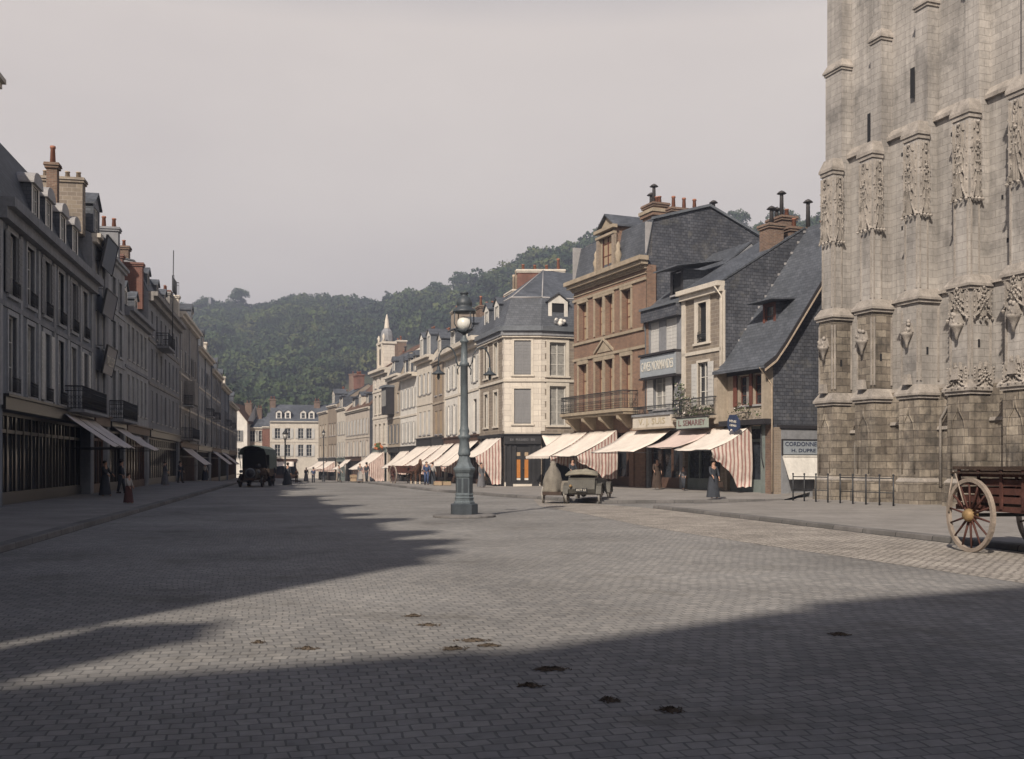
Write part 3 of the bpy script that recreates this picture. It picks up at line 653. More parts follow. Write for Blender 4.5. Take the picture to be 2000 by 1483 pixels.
b = MB(); b.box(W_*.2, W_*.42, -.9, 0, 9.9, 10.05, 'plaster_grey'); b.build('balcony_slab', h); railing(h, W_*.2, W_*.42, -.85, 10.05, .9, ornate=False)
b = MB(); b.tube([(W_*.3, -.9, 10), (W_*.3, -1.0, 17.2)], .035, 'iron'); b.build('mast', h)
lh_specs = [
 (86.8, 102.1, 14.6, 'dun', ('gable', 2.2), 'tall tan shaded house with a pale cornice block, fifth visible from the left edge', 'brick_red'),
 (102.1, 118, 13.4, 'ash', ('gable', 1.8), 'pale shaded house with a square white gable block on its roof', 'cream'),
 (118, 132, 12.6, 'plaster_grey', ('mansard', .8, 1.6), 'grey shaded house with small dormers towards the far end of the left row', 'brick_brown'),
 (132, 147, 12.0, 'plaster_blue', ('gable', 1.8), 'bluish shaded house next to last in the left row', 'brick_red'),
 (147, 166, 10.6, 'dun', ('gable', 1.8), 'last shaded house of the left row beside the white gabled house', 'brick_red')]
for i, (a, c, ze, wm, rf, lb, cm) in enumerate(lh_specs):
    W_ = wlen(a, c); n = 5
    h, F, _ = lh(lb, a, c, ze, wm, D=9, holes_rows=rows3(W_, n, [(3.9, 6.0), (7.0, 8.9)] + ([(9.9, 11.6)] if ze > 12 else []), st=dict(tw=.12, seq=[dict(sh='shut_white', closed=True), dict(trim='ash'), dict(style='curtain', trim='ash'), dict(sh='shut_grey'), dict(style='dark')])), roof=rf, strings=(6.5, 9.4) if ze > 12 else (6.5,), group=g_left, cornice=(.55, .5), shop=dict(u0=.4, u1=W_-.4, zt=3.0, zb=-.6, m='shop_black' if i % 2 else 'shop_brown'))
    chimney(h, W_*.25, 1.6, 1.0, .9, ze+.3, ze+2.3, cm, 2); chimney(h, W_*.85, .7, 1.2, .9, ze+.0, ze+1.9, 'cream' if i in (0, 1, 3) else cm, 2)
    if i in (0, 2, 3): awning(h, .6, W_*.55, 3.1, 1.6, 2.0, 'cloth_l', bow=.05)
    for t_ in (.02, .5, .98): b = MB(); b.tube([(W_*t_, -.09, ze-.5), (W_*t_, -.09, 3.2)], .055, 'zinc' if i % 2 else 'lead', 6); b.build('downpipe', h)
    for k in range(2): u_ = W_*(.3+.4*((i+k) % 2)); b = MB(); b.box(u_-1.3, u_+1.3, -.75, 0, 6.72-.2*k*0, 6.84, 'ash'); b.build('balcony_slab', h) if k == 0 else None; railing(h, u_-1.3, u_+1.3, -.7, 6.84, .85, ornate=False) if k == 0 else dormer(h, u_, .05, ze+.02, 1.5, 1.6, 'gable', face='ash')
    if i == 0:
        b = MB(); b.box(W_*.1, W_*.5, -1.0, 0, 3.7, 3.85, wm); b.box(W_*.25, W_*.45, -.9, -.02, 6.9, 9.0, wm); b.build('oriel', h); railing(h, W_*.1, W_*.5, -.95, 3.85, .9, ornate=False)
    if i == 1: dormer(h, W_*.45, .1, ze, 1.6, 1.9, 'gable', face='white')

# leaning boards on the narrow shaded house: signs, things of their own
def board(label, px, py, wd, ht, tilt, m, txt=None, lm=None):
    u = NF.u(px); o = empty('sign_board', (0, 0, 0), 0, label, 'sign', 'leaning boards on the narrow shaded house')
    p = NF.P0 + NF.d*u; n = Vector((-NF.d.y, NF.d.x)); z = NF.z(px, py)
    o.location = (p.x - n.x*.42, p.y - n.y*.42, z); o.rotation_euler = (0, 0, NF.rz)
    b = MB(); c, s_ = math.cos(tilt), math.sin(tilt)
    b.obox((0, 0, 0), (wd/2, 0, 0), (0, .03*c, .03*s_), (0, -ht/2*s_, ht/2*c), m); b.build('panel', o)
    f = MB()
    for sx in (-wd/2-.03, wd/2+.03): f.obox((sx, 0, 0), (.035, 0, 0), (0, .05, .02), (0, -(ht/2+.05)*s_, (ht/2+.05)*c), 'iron')
    f.obox((0, -s_*(ht/2+.03), c*(ht/2+.03)), (wd/2+.07, 0, 0), (0, .05, 0), (0, 0, .035), 'iron'); f.tube([(-wd/2, .05, ht/2), (-wd/2, .6, ht/2)], .02, 'iron'); f.tube([(wd/2, .05, ht/2), (wd/2, .6, ht/2)], .02, 'iron'); f.build('frame', o)
    if txt: textmesh(txt, ht*.5, lm, o, (0, -.05, -.05), (R(90)+tilt, 0, 0), width=wd*.85)
board('topmost of three leaning dark boards on the narrow shaded house, under its eave', 197, 500, 2.9, 1.5, .2, 'sign_blue')
board('middle of three leaning dark boards on the narrow shaded house, blank', 197, 596, 2.9, 1.2, .2, 'sign_blue')
board('lowest of three leaning boards on the narrow shaded house, with pale lettering', 197, 706, 2.7, 1.35, .2, 'sign_blue', 'TAILLEUR', 'pale_letter')

# ---------------------------------------------------------------- right row, far part
g_right = 'sunlit houses along the right side of the street'
RP = {622: 155, 640: 148, 658: 142.5, 675: 137, 722: 122.5, 728: 121, 757: 114, 782: 108, 814: 100, 845: 94, 868: 89, 939: 76.2}
def rh(label, a, c, ze, wall, **k):
    z0 = -1.2 if RP[a] > 85 else -.05
    return house(label, pt(a, RP[a]), pt(c, RP[c]), k.pop('D', 9), z0, ze, wall, group=g_right, **k)
def RW(a, c): return (pt(a, RP[a])-pt(c, RP[c])).length
W_ = RW(622, 640); h, F, _ = rh('farthest narrow cream house of the sunlit right row', 622, 640, 9.3, 'plaster_tan', holes_rows=rows3(W_, 3, [(2.6, 4.4), (5.6, 7.4)]), roof=('gable', 2.5), shop=dict(u0=.5, u1=W_-.5, zt=1.9, zb=-.7, m='shop_black'))
awning(h, .5, W_-.6, 2.0, .9, 2.0, 'cloth', 'R'); chimney(h, 1.5, 3.5, 1.2, .8, 11, 12.8, 'brick_red', 2)
W_ = RW(640, 658); h, F, _ = rh('second farthest sunlit house of the right row with a tall bare gable', 640, 658, 9.9, 'brick_tan', holes_rows=rows3(W_, 3, [(2.6, 4.4), (5.6, 7.4)]), roof=('gable', 3.0), shop=dict(u0=.5, u1=W_-.5, zt=1.9, zb=-.7, m='shop_black'))
awning(h, .5, W_-.6, 2.0, .9, 2.0, 'cloth', 'R'); chimney(h, W_-1.5, 3.5, 2.6, .9, 12.2, 14.2, 'brick_red', 3)
dormer(h, W_*.4, .3, 10.0, 1.6, 1.6, 'gable', face='cream')
W_ = RW(658, 675); h, F, _ = rh('small sunlit cream house with a dark hooded dormer, third farthest on the right', 658, 675, 9.2, 'cream', holes_rows=rows3(W_, 3, [(2.6, 4.6), (5.6, 7.4)], st=dict(sh='shut_white')), roof=('gable', 3.0), shop=dict(u0=.5, u1=W_-.5, zt=1.9, zb=-.7, m='shop_green'))
dormer(h, W_*.5, .0, 9.3, 2.2, 1.5, 'shed', face='cream')
W_ = RW(675, 722); h, F, _ = rh('low sunlit house with a high brown tiled roof and big brick stacks', 675, 722, 8.5, 'white2', D=10,
    holes_rows=[(2.6, 4.5, evenly(W_, 7, .95), dict(seq=[{}, dict(sh='shut_white')])), (5.3, 7.2, evenly(W_, 7, .95), dict(sh='shut_white'))], roof=('gable', 5.2), roofm='tile', trim='cream', strings=(4.95,), shop=dict(u0=.5, u1=W_-5, zt=2.0, zb=-.7, m='shop_brown'), gable='slate_wall')
chimney(h, 2.0, 5, 2.8, 1.0, 12.6, 15.3, 'brick_brown', [.3, .3, .3], cap='cream'); chimney(h, 7.2, 5.6, 3.2, 1.1, 12.6, 17.4, 'brick_brown', [.5, .6], cap='cream'); chimney(h, 12.4, 5, 2.0, 1.0, 12.2, 15.2, 'brick_brown', [.5, 1.0], cowl=True)
for k, s_ in ((.25, 'shed'), (.52, 'gable'), (.8, 'shed')): dormer(h, W_*k, .35, 8.6, 1.7, 1.6, s_, face='cream', cheek='cream' if s_ == 'gable' else 'slate', rh=.5)
awning(h, .6, 4.6, 2.2, .9, 2.0, 'cloth')
W_ = RW(728, 757); h, F, _ = rh('tall cream stone house with an ornate turret gable and pointed finial', 728, 757, 12.4, 'cream_stone', D=10,
    holes_rows=[(4.0, 6.2, evenly(W_, 3, 1.0), dict(trim='cream')), (7.4, 9.5, evenly(W_, 3, 1.0), dict(trim='cream')), (10.4, 11.6, evenly(W_, 3, .8), {})], roof=('gable', 3.2), roofm='tile', strings=(3.6, 6.9, 10.0), shop=dict(u0=.5, u1=W_-.5, zt=2.9, zb=-.5, m='shop_green'), cornice=(.6, .6))
b = MB(); u = W_*.62
b.box(u-1.3, u+1.3, -.1, 1.2, 12.45, 15.2, 'cream_stone'); b.box(u-1.45, u+1.45, -.3, 1.4, 15.2, 15.45, 'cream'); b.box(u-.5, u+.5, -.16, -.11, 12.9, 14.7, 'hole')
for s_ in (-1, 1): b.box(u+s_*1.0-.2, u+s_*1.0+.2, -.3, -.1, 12.45, 15.2, 'cream'); b.lathe([(.2, 0), (.12, .3), (.2, .55), (.03, .9)], 'cream', 8, (u+s_*1.2, -.05, 15.45))
b.lathe([(.72, 0), (.72, .8), (.60, 1.3), (.36, 1.6)], 'plaster_grey', 8, (u, .6, 15.45), smooth=False); b.lathe([(.34, 0), (.30, .2), (.22, 1.0), (.10, 1.5), (.03, 1.7)], 'cream', 8, (u, .6, 17.0)); b.build('turret', h)
chimney(h, W_-.8, 5.5, 1.6, 1.0, 14.5, 16.8, 'brick_tan', 2)
awning(h, .4, W_-1.0, 3.0, 1.0, 3.0, 'cloth', 'R', curt=-.3, sm='stripe_y')
b = MB()
for i in range(26): a = random.random()*6.3; b.ball((W_-2.2+random.uniform(-1.2, 1.2), -.5+random.uniform(-.2, .2), 3.6+random.uniform(-.3, .35)), .16, 'leaf' if i % 2 else 'flower_red', 5)
pl = link('window_flowers', b.mesh('window_flowers')); pl.location = h.location; pl.rotation_euler = h.rotation_euler; tag(pl, 'red and green flower box above the awning of the turret house', 'plant')
W_ = RW(757, 782); h, F, _ = rh('grey fronted sunlit house with a dark boxed bay window and tiled roof', 757, 782, 11.2, 'plaster_tan', D=10,
    holes_rows=[(3.9, 5.9, evenly(W_, 3, .95), dict(sh='shut_grey')), (7.2, 9.2, [(W_*.8, .95)], {})], roof=('mansard', .9, 2.2), strings=(6.6,), shop=dict(u0=.5, u1=W_-.5, zt=2.9, zb=-.4, m='shop_black'), cornice=(.5, .5))
b = MB(); b.box(W_*.15, W_*.55, -.9, -.01, 7.0, 9.9, 'frame_dark'); b.box(W_*.15-.1, W_*.55+.1, -1.1, -.01, 9.9, 10.15, 'zinc'); b.box(W_*.15+.2, W_*.55-.2, -.93, -.91, 7.9, 9.6, 'curtain'); b.build('bay_window', h)
dormer(h, W_*.35, .2, 11.3, 1.3, 1.6, 'arch'); chimney(h, W_*.2, 5, 1.6, 1.0, 13.5, 15.4, 'brick_tan', 2)
W_ = RW(782, 814); h, F, _ = rh('white sunlit house with a deep dark eave and round headed dormers', 782, 814, 10.6, 'white', D=10,
    holes_rows=[(3.8, 5.9, evenly(W_, 4, .9), dict(sh='shut_white', closed=False)), (7.3, 9.3, evenly(W_, 4, .9), dict(sh='shut_white', closed=False))], roof=('mansard', .9, 2.4, 1.6), roofm='slate', strings=(6.5,), shop=dict(u0=.4, u1=W_-.5, zt=2.9, zb=-.3, m='shop_black'), cornice=(.9, .35))
for k in (.2, .5, .8): dormer(h, W_*k, .15, 10.7, 1.2, 1.7, 'arch', face='cream')
chimney(h, .8, 5, 1.4, 1.2, 13.5, 15.6, 'brick_tan', 2, cap='cream'); awning(h, W_*.08, W_*.62, 2.95, 1.2, 2.2, 'cloth', 'R')
W_ = RW(814, 845); h, F, _ = rh('white sunlit house under a tiled roof with two gabled dormers and small terracotta pots', 814, 845, 11.7, 'cream', D=10,
    holes_rows=[(4.4, 6.6, evenly(W_, 3, 1.0), dict(sh='shut_white', closed=True)), (8.2, 10.2, evenly(W_, 3, 1.0), dict(sh='shut_white'))], roof=('mansard', .9, 2.3, 1.8), roofm='slate', strings=(7.3,), shop=dict(u0=.4, u1=W_-.4, zt=3.2, zb=-.2, m='shop_black', fascia=.8), cornice=(.6, .5))
for k in (.25, .7): dormer(h, W_*k, .1, 11.8, 1.4, 1.9, 'gable', face='white', cheek='zinc')
chimney(h, .9, 4.6, 1.4, 2.4, 14.0, 16.6, 'brick_tan', [.5, .4, .4]); awning(h, .3, W_-.2, 3.3, 1.25, 3.2, 'cloth', 'R', sm='stripe_y')
W_ = RW(845, 868); h, F, _ = rh('narrow tan brick house with shuttered brown windows between two white houses', 845, 868, 10.9, 'brick_tan', D=10,
    holes_rows=[(4.3, 6.4, evenly(W_, 2, 1.0), dict(sh='blind_tan', closed=True)), (7.8, 9.8, evenly(W_, 2, 1.0), dict(sh='blind_tan', closed=True))], roof=('mansard', .9, 2.2, 1.4), strings=(7.1,), shop=dict(u0=.3, u1=W_-.3, zt=3.2, zb=-.1, m='shop_black', fascia=.8), trim='plaster_tan')
dormer(h, W_*.5, .1, 11.0, 1.5, 1.8, 'gable', face='cream'); chimney(h, W_-.8, 4, 1.3, 1.6, 13.0, 15.6, 'brick_brown', [.9, .4, .5], pm='pot'); awning(h, .2, W_-.3, 3.3, 1.25, 3.0, 'cloth', 'R')
W_ = RW(868, 939); h, F, _ = rh('broad white sunlit house with grey shutters and a hooded dormer, next to the corner house', 868, 939, 11.2, 'white', D=10,
    holes_rows=[(4.1, 6.6, [(1.9, 1.0), (4.1, 1.0), (W_-1.9, 1.1)], dict(seq=[dict(sh='shut_white'), dict(sh='shut_white'), dict(style='dark')])), (7.9, 9.9, [(1.9, 1.0), (4.1, 1.0), (7.6, 1.0), (W_-1.9, 1.1)], dict(sh='shut_white'))], roof=('mansard', .9, 2.1, 1.4), strings=(7.3,), cornice=(.75, .7), shop=dict(u0=.4, u1=W_-.4, zt=3.2, zb=-.05, m='shop_brown', fascia=.6))
b = MB(); b.box(-.0, .5, -.05, .0, 3.9, 10.4, 'cream'); b.box(5.6, 5.95, -.05, 0, 3.9, 10.4, 'cream'); b.box(W_-.4, W_-.02, -.05, 0, 3.9, 10.4, 'cream'); b.build('pilaster', h)
dormer(h, 3.0, .1, 11.3, 1.8, 1.5, 'shed', face='white'); dormer(h, 8.0, .1, 11.3, 1.2, 1.5, 'gable', face='white')
chimney(h, 9.6, 3.8, 2.4, 1.2, 13.0, 15.2, 'brick_brown', [1.5, 1.7, 1.3], pm='pot_pale', cap='cream'); chimney(h, 4.2, 4.4, 1.6, 1.0, 13.0, 14.9, 'brick_red', [.9, .7])
awning(h, .3, 4.4, 3.35, 1.62, 2.3, 'cloth'); awning(h, 5.0, W_-3.4, 3.3, 1.5, 2.4, 'cloth', 'R'); awning(h, W_-3.0, W_-.3, 3.4, 1.5, 2.4, 'cloth')
# ---------------------------------------------------------------- corner house with the black shopfront
def sub_fac(root, P0, P1): return Fac(P0, P1)
root = empty('corner_house', (0, 0, 0), 0, 'cream stone corner house with a chamfered corner, slate mansard roof and black shop door', 'house', g_right)
CA, CB, CC, CD, CE, CG = Vector((-2.45, 76.4)), Vector((-.525, 70)), Vector((1.96, 70)), Vector((8.4, 72.2)), Vector((10, 80)), Vector((-.2, 81))
EZ = 11.05
def place(o, F, ang=None):
    l = o.location.copy(); o.location = (F.P0.x + F.d.x*l.x - F.d.y*l.y, F.P0.y + F.d.y*l.x + F.d.x*l.y, l.z); o.rotation_euler = (0, 0, F.rz); return o
fa, fb, fc = Fac(CA, CB), Fac(CB, CC), Fac(CC, CD)
spec = [(fa, 'brick_grey', [(fa.W*.30, .95), (fa.W*.68, .95)], (4.3, 6.7, 7.85, 10.15)), (fb, 'cream_stone', [(fb.W*.5, 1.15)], (4.4, 6.8, 7.75, 10.1)), (fc, 'brick_grey', [(1.25, 1.2), (4.6, 1.2)], (4.3, 7.0, 7.7, 10.0))]
for F, m, us, (a, c, d, e) in spec:
    b = MB(); W_ = F.W
    hs_ = [(u-ww/2, u+ww/2, z0, z1) for (u, ww) in us for z0, z1 in ((a, c), (d, e))]
    shop_h = (.10, W_-.10, -.05, 3.55, .3)
    facade_wall(b, W_, -.05, EZ, hs_ + [shop_h], m)
    if F is not fb:     # cream quoins towards the corner
        k = 0; z = 3.9
        while z < EZ-.9:
            ww = .42 if k % 2 else .30
            if F is fa: b.box(W_-ww, W_, -.03, .02, z, z+.40, 'cream_stone'); b.box(0, .3, -.03, .02, z, z+.4, 'cream_stone')
            else: b.box(0, ww, -.03, .02, z, z+.40, 'cream_stone')
            z += .41; k += 1
    place(b.build('wall', root, fix=False), F)
    c_ = MB(); c_.box(-.02, W_+.02, -.09, .0, 7.28, 7.46, 'cream'); c_.box(-.05, W_+.05, -.18, .0, EZ-.75, EZ-.62, 'cream'); c_.box(-.12, W_+.12, -.42, .0, EZ-.32, EZ, 'zinc'); c_.box(-.08, W_+.08, -.25, .0, EZ-.62, EZ-.32, 'plaster_grey')
    place(c_.build('cornice', root), F)
    for (u, ww) in us:
        for z0, z1 in ((a, c), (d, e)):
            kw = dict(sh='shut_grey', closed=True) if F is fb else dict(style='curtain')
            o = window(root, u, z0, ww, z1-z0, trim='cream', tw=.24 if F is fc else .16, **kw); place(o, F)
# roof: steep lower slope, hipped upper slope
b = MB(); foot = [CA, CB, CC, CD, CE, CG]; cen = sum(foot, Vector((0, 0)))/6
def off(P, t): return P + (cen-P)*t
r0 = [(p.x, p.y, EZ) for p in [off(q, -.01) for q in foot]]; r1 = [(p.x, p.y, 13.15) for p in [off(q, .14) for q in foot]]
n = 6; vs = r0 + r1 + [(2.3, 75.4, 15.9), (5.2, 77.0, 15.9)]
fs = [(i, (i+1) % n, n+(i+1) % n, n+i) for i in range(n)]
fs += [(6, 7, 12), (7, 8, 12), (8, 9, 13, 12), (9, 10, 13), (10, 11, 12, 13), (11, 6, 12)]
b.add(vs, fs, 'slate'); rf_ = b.build('roof', root)
b = MB()
for i in range(3): b.tube([r1[i], r1[i+1]], .06, 'lead', 5)
b.tube([r1[1], (2.3, 75.4, 15.9)], .05, 'lead', 5); b.tube([r1[2], (2.3, 75.4, 15.9)], .05, 'lead', 5); b.build('ridge_lead', root)
for F, u in ((fa, 1.2), (fa, 3.9)): d = dormer(root, u, .25, EZ+.05, 1.25, 1.85, 'gable', face='white', depth=1.6); place(d, F)
d = dormer(root, 1.35, .2, EZ+.05, 1.45, 1.75, 'gable', face='white', win='dark', depth=1.8); place(d, fc)
chimney(root, 2.2, 78.6, 3.6, .85, 12.5, 16.5, 'brick_red', [.45, .4, .4, .9], cap='cream')
b = MB(); b.box(-.1, 2.4, 77.2, 82, 11, 13.3, 'slate_wall'); b.quad(CE.to_3d()+Vector((0, 0, -.05)), CG.to_3d()+Vector((0, 0, -.05)), (CG.x, CG.y, EZ), (CE.x, CE.y, EZ), 'brick_grey'); b.quad(CD.to_3d(), CE.to_3d(), (CE.x, CE.y, EZ), (CD.x, CD.y, EZ), 'brick_grey'); b.quad(CA.to_3d(), CG.to_3d(), (CG.x, CG.y, EZ), (CA.x, CA.y, EZ), 'brick_grey'); b.build('back_wall', root)
# shopfront of the chamfer: black joinery and a double door with varnished lower panels
W_ = fb.W; b = MB()
b.box(-.02, W_+.02, .02, .12, -.05, .42, 'shop_black'); b.box(-.02, W_+.02, -.14, .10, 3.02, 3.62, 'shop_black'); b.box(-.08, W_+.08, -.24, .05, 3.62, 3.72, 'shop_black')
for x in (.06, .40, .74, W_-.74, W_-.40, W_-.06): b.box(x-.07, x+.07, -.02, .12, .42, 3.02, 'shop_black')
b.box(.06, .74, .06, .10, .42, 3.02, 'shop_black'); b.box(W_-.74, W_-.06, .06, .10, .42, 3.02, 'shop_black')
sf = place(b.build('shopfront', root), fb)
b = MB(); x0, x1 = .74, W_-.74; mid = (x0+x1)/2
b.box(x0+.07, x1-.07, .10, .15, .30, 3.02, 'shop_black')
for s_ in (-1, 1):
    c0 = mid + s_*.27
    b.box(c0-.13, c0+.13, .075, .10, .55, .68, 'white'); b.box(c0-.13, c0+.13, .07, .10, .70, 1.95, 'door_orange'); b.box(c0-.12, c0+.12, .07, .10, 2.2, 2.45, 'blind_tan')
b.box(mid-.03, mid+.03, .05, .10, .45, 2.6, 'shop_black'); b.ball((mid+.07, .02, 1.35), .035, 'brass', 6); place(b.build('door', root), fb)
b = MB(); b.box(.5, W_-.5, -.55, -.0, -.05, .12, 'cream'); b.box(.6, W_-.6, -.30, .05, .12, .28, 'cream'); place(b.build('door_step', root), fb)
for F, u0, u1 in ((fa, .2, fa.W-.1), (fc, .2, 6.0)):
    b = MB(); b.box(u0, u1, .16, .24, -.05, .6, 'shop_black'); b.box(u0, u1, .12, .24, 2.9, 3.5, 'shop_black')
    k = u0
    while k < u1: b.box(k, k+.09, .14, .24, .6, 2.9, 'shop_black'); k += 1.1
    b.box(u0, u1, .22, .25, .5, 3.0, 'glass'); b.box(u0-.1, u1+.1, -.16, .04, 3.5, 3.72, 'shop_black'); place(b.build('shopfront', root), F)
b = MB(); b.box(-.1, fa.W, -.95, -.02, 3.74, 3.82, 'zinc')
nn = 34
for i in range(nn): x = -.1 + (fa.W+.1)*i/nn; b.prism([(x, 3.74), (x+.2, 3.74), (x+.1, 3.58)], -.97, -.95, 'zinc', 'y')
b.box(-.1, fa.W, -.97, -.9, 3.8, 4.15, 'zinc'); o = b.build('zinc_canopy', root); place(o, fa)
b = MB(); b.box(-.1, W_*.72, -.8, -.02, 3.76, 3.84, 'zinc'); b.box(-.1, W_*.72, -.82, -.78, 3.72, 4.2, 'zinc'); b.box(W_*.74, W_+.1, -.5, -.02, 3.76, 4.45, 'shop_black'); b.build('parapet_box', root); place(root.children[-1], fb)
a1 = awning(root, fa.W-4.4, fa.W-.35, 3.45, 2.15, 2.0, 'cloth', 'R', curt=.25, sm='stripe_y'); place(a1, fa)
a2 = awning(root, .0, 3.6, 3.62, 2.15, 2.1, 'cloth', u0b=.12); place(a2, fc)
sg = empty('shop_lettering', (0, 0, 0), fb.rz, 'pale capitals across the black fascia above the corner shop door', 'sign'); sg.location = (fb.P0.x, fb.P0.y, 0)
for i, wd in enumerate(('EX', 'PULSASIO', 'EN')):
    textmesh(wd, .22, 'grey_letter', sg, ((.52, 1.22, 1.95)[i], -.165, 3.30), width=(.24, .85, .26)[i], name='word')
# bedding airing on the corner house's dormer sill
b = MB(); random.seed(3)
for i in range(14): b.ball((random.uniform(-.38, .38), random.uniform(-.1, .06), random.uniform(-.04, .20)), random.uniform(.13, .2), 'white' if i % 3 else 'shut_grey', 7)
o = b.build('bedding'); p = CC + (CD-CC).normalized()*1.35; o.location = (p.x, p.y-.02, EZ+.28); tag(o, 'pale bedding airing on the open dormer sill of the corner house', 'bedding')

# ---------------------------------------------------------------- brick building and its neighbours on the near right
KY = lambda px: 64736.0/(px-170)
def kp(px): Y = KY(px); return pt(px, Y)
g_near = 'shop houses between the corner house and the church'
F = Fac(kp(1121), kp(1262)); W_ = F.W; P = kp
root = empty('brick_house', (F.P0.x, F.P0.y, 0), F.rz, 'tall ochre brick house with an iron balcony, pedimented dormer and slate mansard roof', 'house', g_near)
def pw(a, c): return ((F.u(a)+F.u(c))/2, F.u(c)-F.u(a))
U1 = [pw(1130.5, 1147), pw(1162.5, 1178.5), pw(1182, 1198), pw(1214.5, 1233)]
Z1, Z2 = (4.98, 8.15), (9.75, 12.15); EZ = 13.0; D = 9.0
b = MB(); holes = [(u-w_/2, u+w_/2, z[0], z[1], .45) for u, w_ in U1 for z in (Z1, Z2)]
facade_wall(b, W_, -.05, EZ+.3, holes + [(.5, W_-1.9, -.05, 3.55, .6)], 'brick')
prof = [(.0, 13.2), (.0, 13.7), (.45, 15.85), (4.3, 16.95), (8.2, 15.3), (D, 13.2)]
b.add([(W_, y, z) for y, z in [(0, -.05), (0, 13.7), (.45, 15.85), (4.3, 16.9), (8.2, 15.3), (D, 13.2), (D, -.05)]], [tuple(range(7))], 'slate_wall')
b.add([(0, y, z) for y, z in [(0, -.05), (0, 13.7), (.45, 15.85), (4.3, 16.9), (8.2, 15.3), (D, 13.2), (D, -.05)]], [tuple(range(7))], 'slate_wall')
b.build('wall', root, fix=False)
r = MB()
for (ya, za), (yb, zb) in zip(prof[1:], prof[2:]): r.prism([(ya, za), (yb, zb), (yb, zb+.1), (ya, za+.1)], .0, W_+.06, 'slate', 'x')
r.box(.0, .14, -.1, .6, 13.7, 16.0, 'lead', .0); r.box(W_-.16, W_-.0, .02, .4, 13.75, 15.7, 'lead'); r.prism([(.4, 15.85), (4.3, 16.97), (8.25, 15.35), (8.25, 15.5), (4.3, 17.12), (.4, 16.0)], W_-.1, W_+.12, 'zinc', 'x')
r.build('roof', root)
b = MB()   # cornice with dentils, frieze, string courses, pilasters, pediments
b.box(-.35, W_+.30, -.62, .0, 13.42, 13.68, 'buff'); b.box(-.22, W_+.2, -.45, 0, 13.2, 13.42, 'buff'); b.box(-.05, W_+.06, -.14, 0, 12.98, 13.2, 'buff')
k = 0
while k*.21 < W_-.1: b.box(k*.21, k*.21+.12, -.26, -.0, 13.06, 13.2, 'buff'); k += 1
for z in (12.42, 9.55, 8.5): b.box(-.03, W_+.03, -.10, 0, z-.09, z+.07, 'buff')
b.box(-.03, W_+.03, -.06, 0, 12.70, 12.76, 'buff')
for u, w_ in U1:
    for z0, z1 in (Z1, Z2):
        b.box(u-w_/2-.13, u-w_/2, -.07, .0, z0, z1, 'buff'); b.box(u+w_/2, u+w_/2+.13, -.07, .0, z0, z1, 'buff'); b.box(u-w_/2-.16, u+w_/2+.16, -.09, 0, z1, z1+.24, 'buff')
uu = (U1[1][0]+U1[2][0])/2; b.box(uu-.13, uu+.13, -.08, 0, 5.0, 8.4, 'buff'); b.box(uu-.13, uu+.13, -.08, 0, 9.7, 12.3, 'buff')
for s_ in (-1, 1): b.add([(uu, -.12, 9.40), (uu+s_*1.25, -.12, 8.62), (uu+s_*1.25, -.12, 8.76), (uu, -.12, 9.56), (uu, 0, 9.40), (uu+s_*1.25, 0, 8.62), (uu+s_*1.25, 0, 8.76), (uu, 0, 9.56)], [(0,1,2,3), (4,5,6,7), (0,1,5,4), (1,2,6,5), (2,3,7,6)], 'buff')
b.prism([(uu-.95, 8.66), (uu+.95, 8.66), (uu, 9.3)], -.05, -.001, 'buff', 'y')
b.box(W_-.02, W_+.10, .0, .55, 3.6, 13.1, 'brick_tan'); b.build('cornice', root)
q = MB(); z = 3.7; k = 0
while z < 12.9: q.box(W_+.0, W_+.11, .0, .6, z, z+.375, 'brick'); z += .38; k += 1
q.build('quoins', root)
for u, w_ in U1:
    for z0, z1 in (Z1, Z2): window(root, u, z0, w_, z1-z0, 'blind', y=.22)
dd = dormer(root, F.u(1187), -.02, 13.7, 2.1, 2.55, 'gable', cheek='brick', face='buff', roofm='slate', depth=2.6, win='blind', ov=.22, rh=.85)
b = MB(); ud = F.u(1187)
for s_ in (-1, 1):
    b.box(ud+s_*1.02-.16, ud+s_*1.02+.16, -.2, -.02, 13.7, 15.9, 'brick_tan'); b.lathe([(.22, 0), (.14, .35), (.24, .7), (.12, 1.0), (.15, 1.25), (.02, 1.5)], 'buff', 8, (ud+s_*1.45, -.05, 13.7))
b.box(ud-1.3, ud+1.3, -.34, -.02, 16.1, 16.3, 'buff'); b.box(ud-1.2, ud+1.2, -.26, -.02, 15.75, 15.9, 'buff'); b.build('dormer_pilasters', dd)
c1 = chimney(root, F.u(1226), 1.9, 1.3, 1.0, 15.6, 17.35, 'brick', [.85, 1.3, .45, .4], cowl=True, cap='brick_brown')
b = MB(); b.box(F.u(1226)-.78, F.u(1226)+.78, 1.27, 2.53, 16.55, 16.75, 'brick'); b.box(F.u(1226)-.84, F.u(1226)+.84, 1.2, 2.6, 16.75, 16.95, 'buff'); b.build('corbel_band', c1)
chimney(root, W_-1.2, 3.3, .8, 2.2, 15.9, 16.95, 'brick_brown', [.75, .72, .72]); chimney(root, W_-.6, 5.0, .3, .3, 15.6, 16.8, 'pot_pale', [.75], pm='pipe', cap='pot_pale', cowl=True)
chimney(root, .35, 1.4, .7, .7, 14.2, 16.2, 'brick_tan', 0)
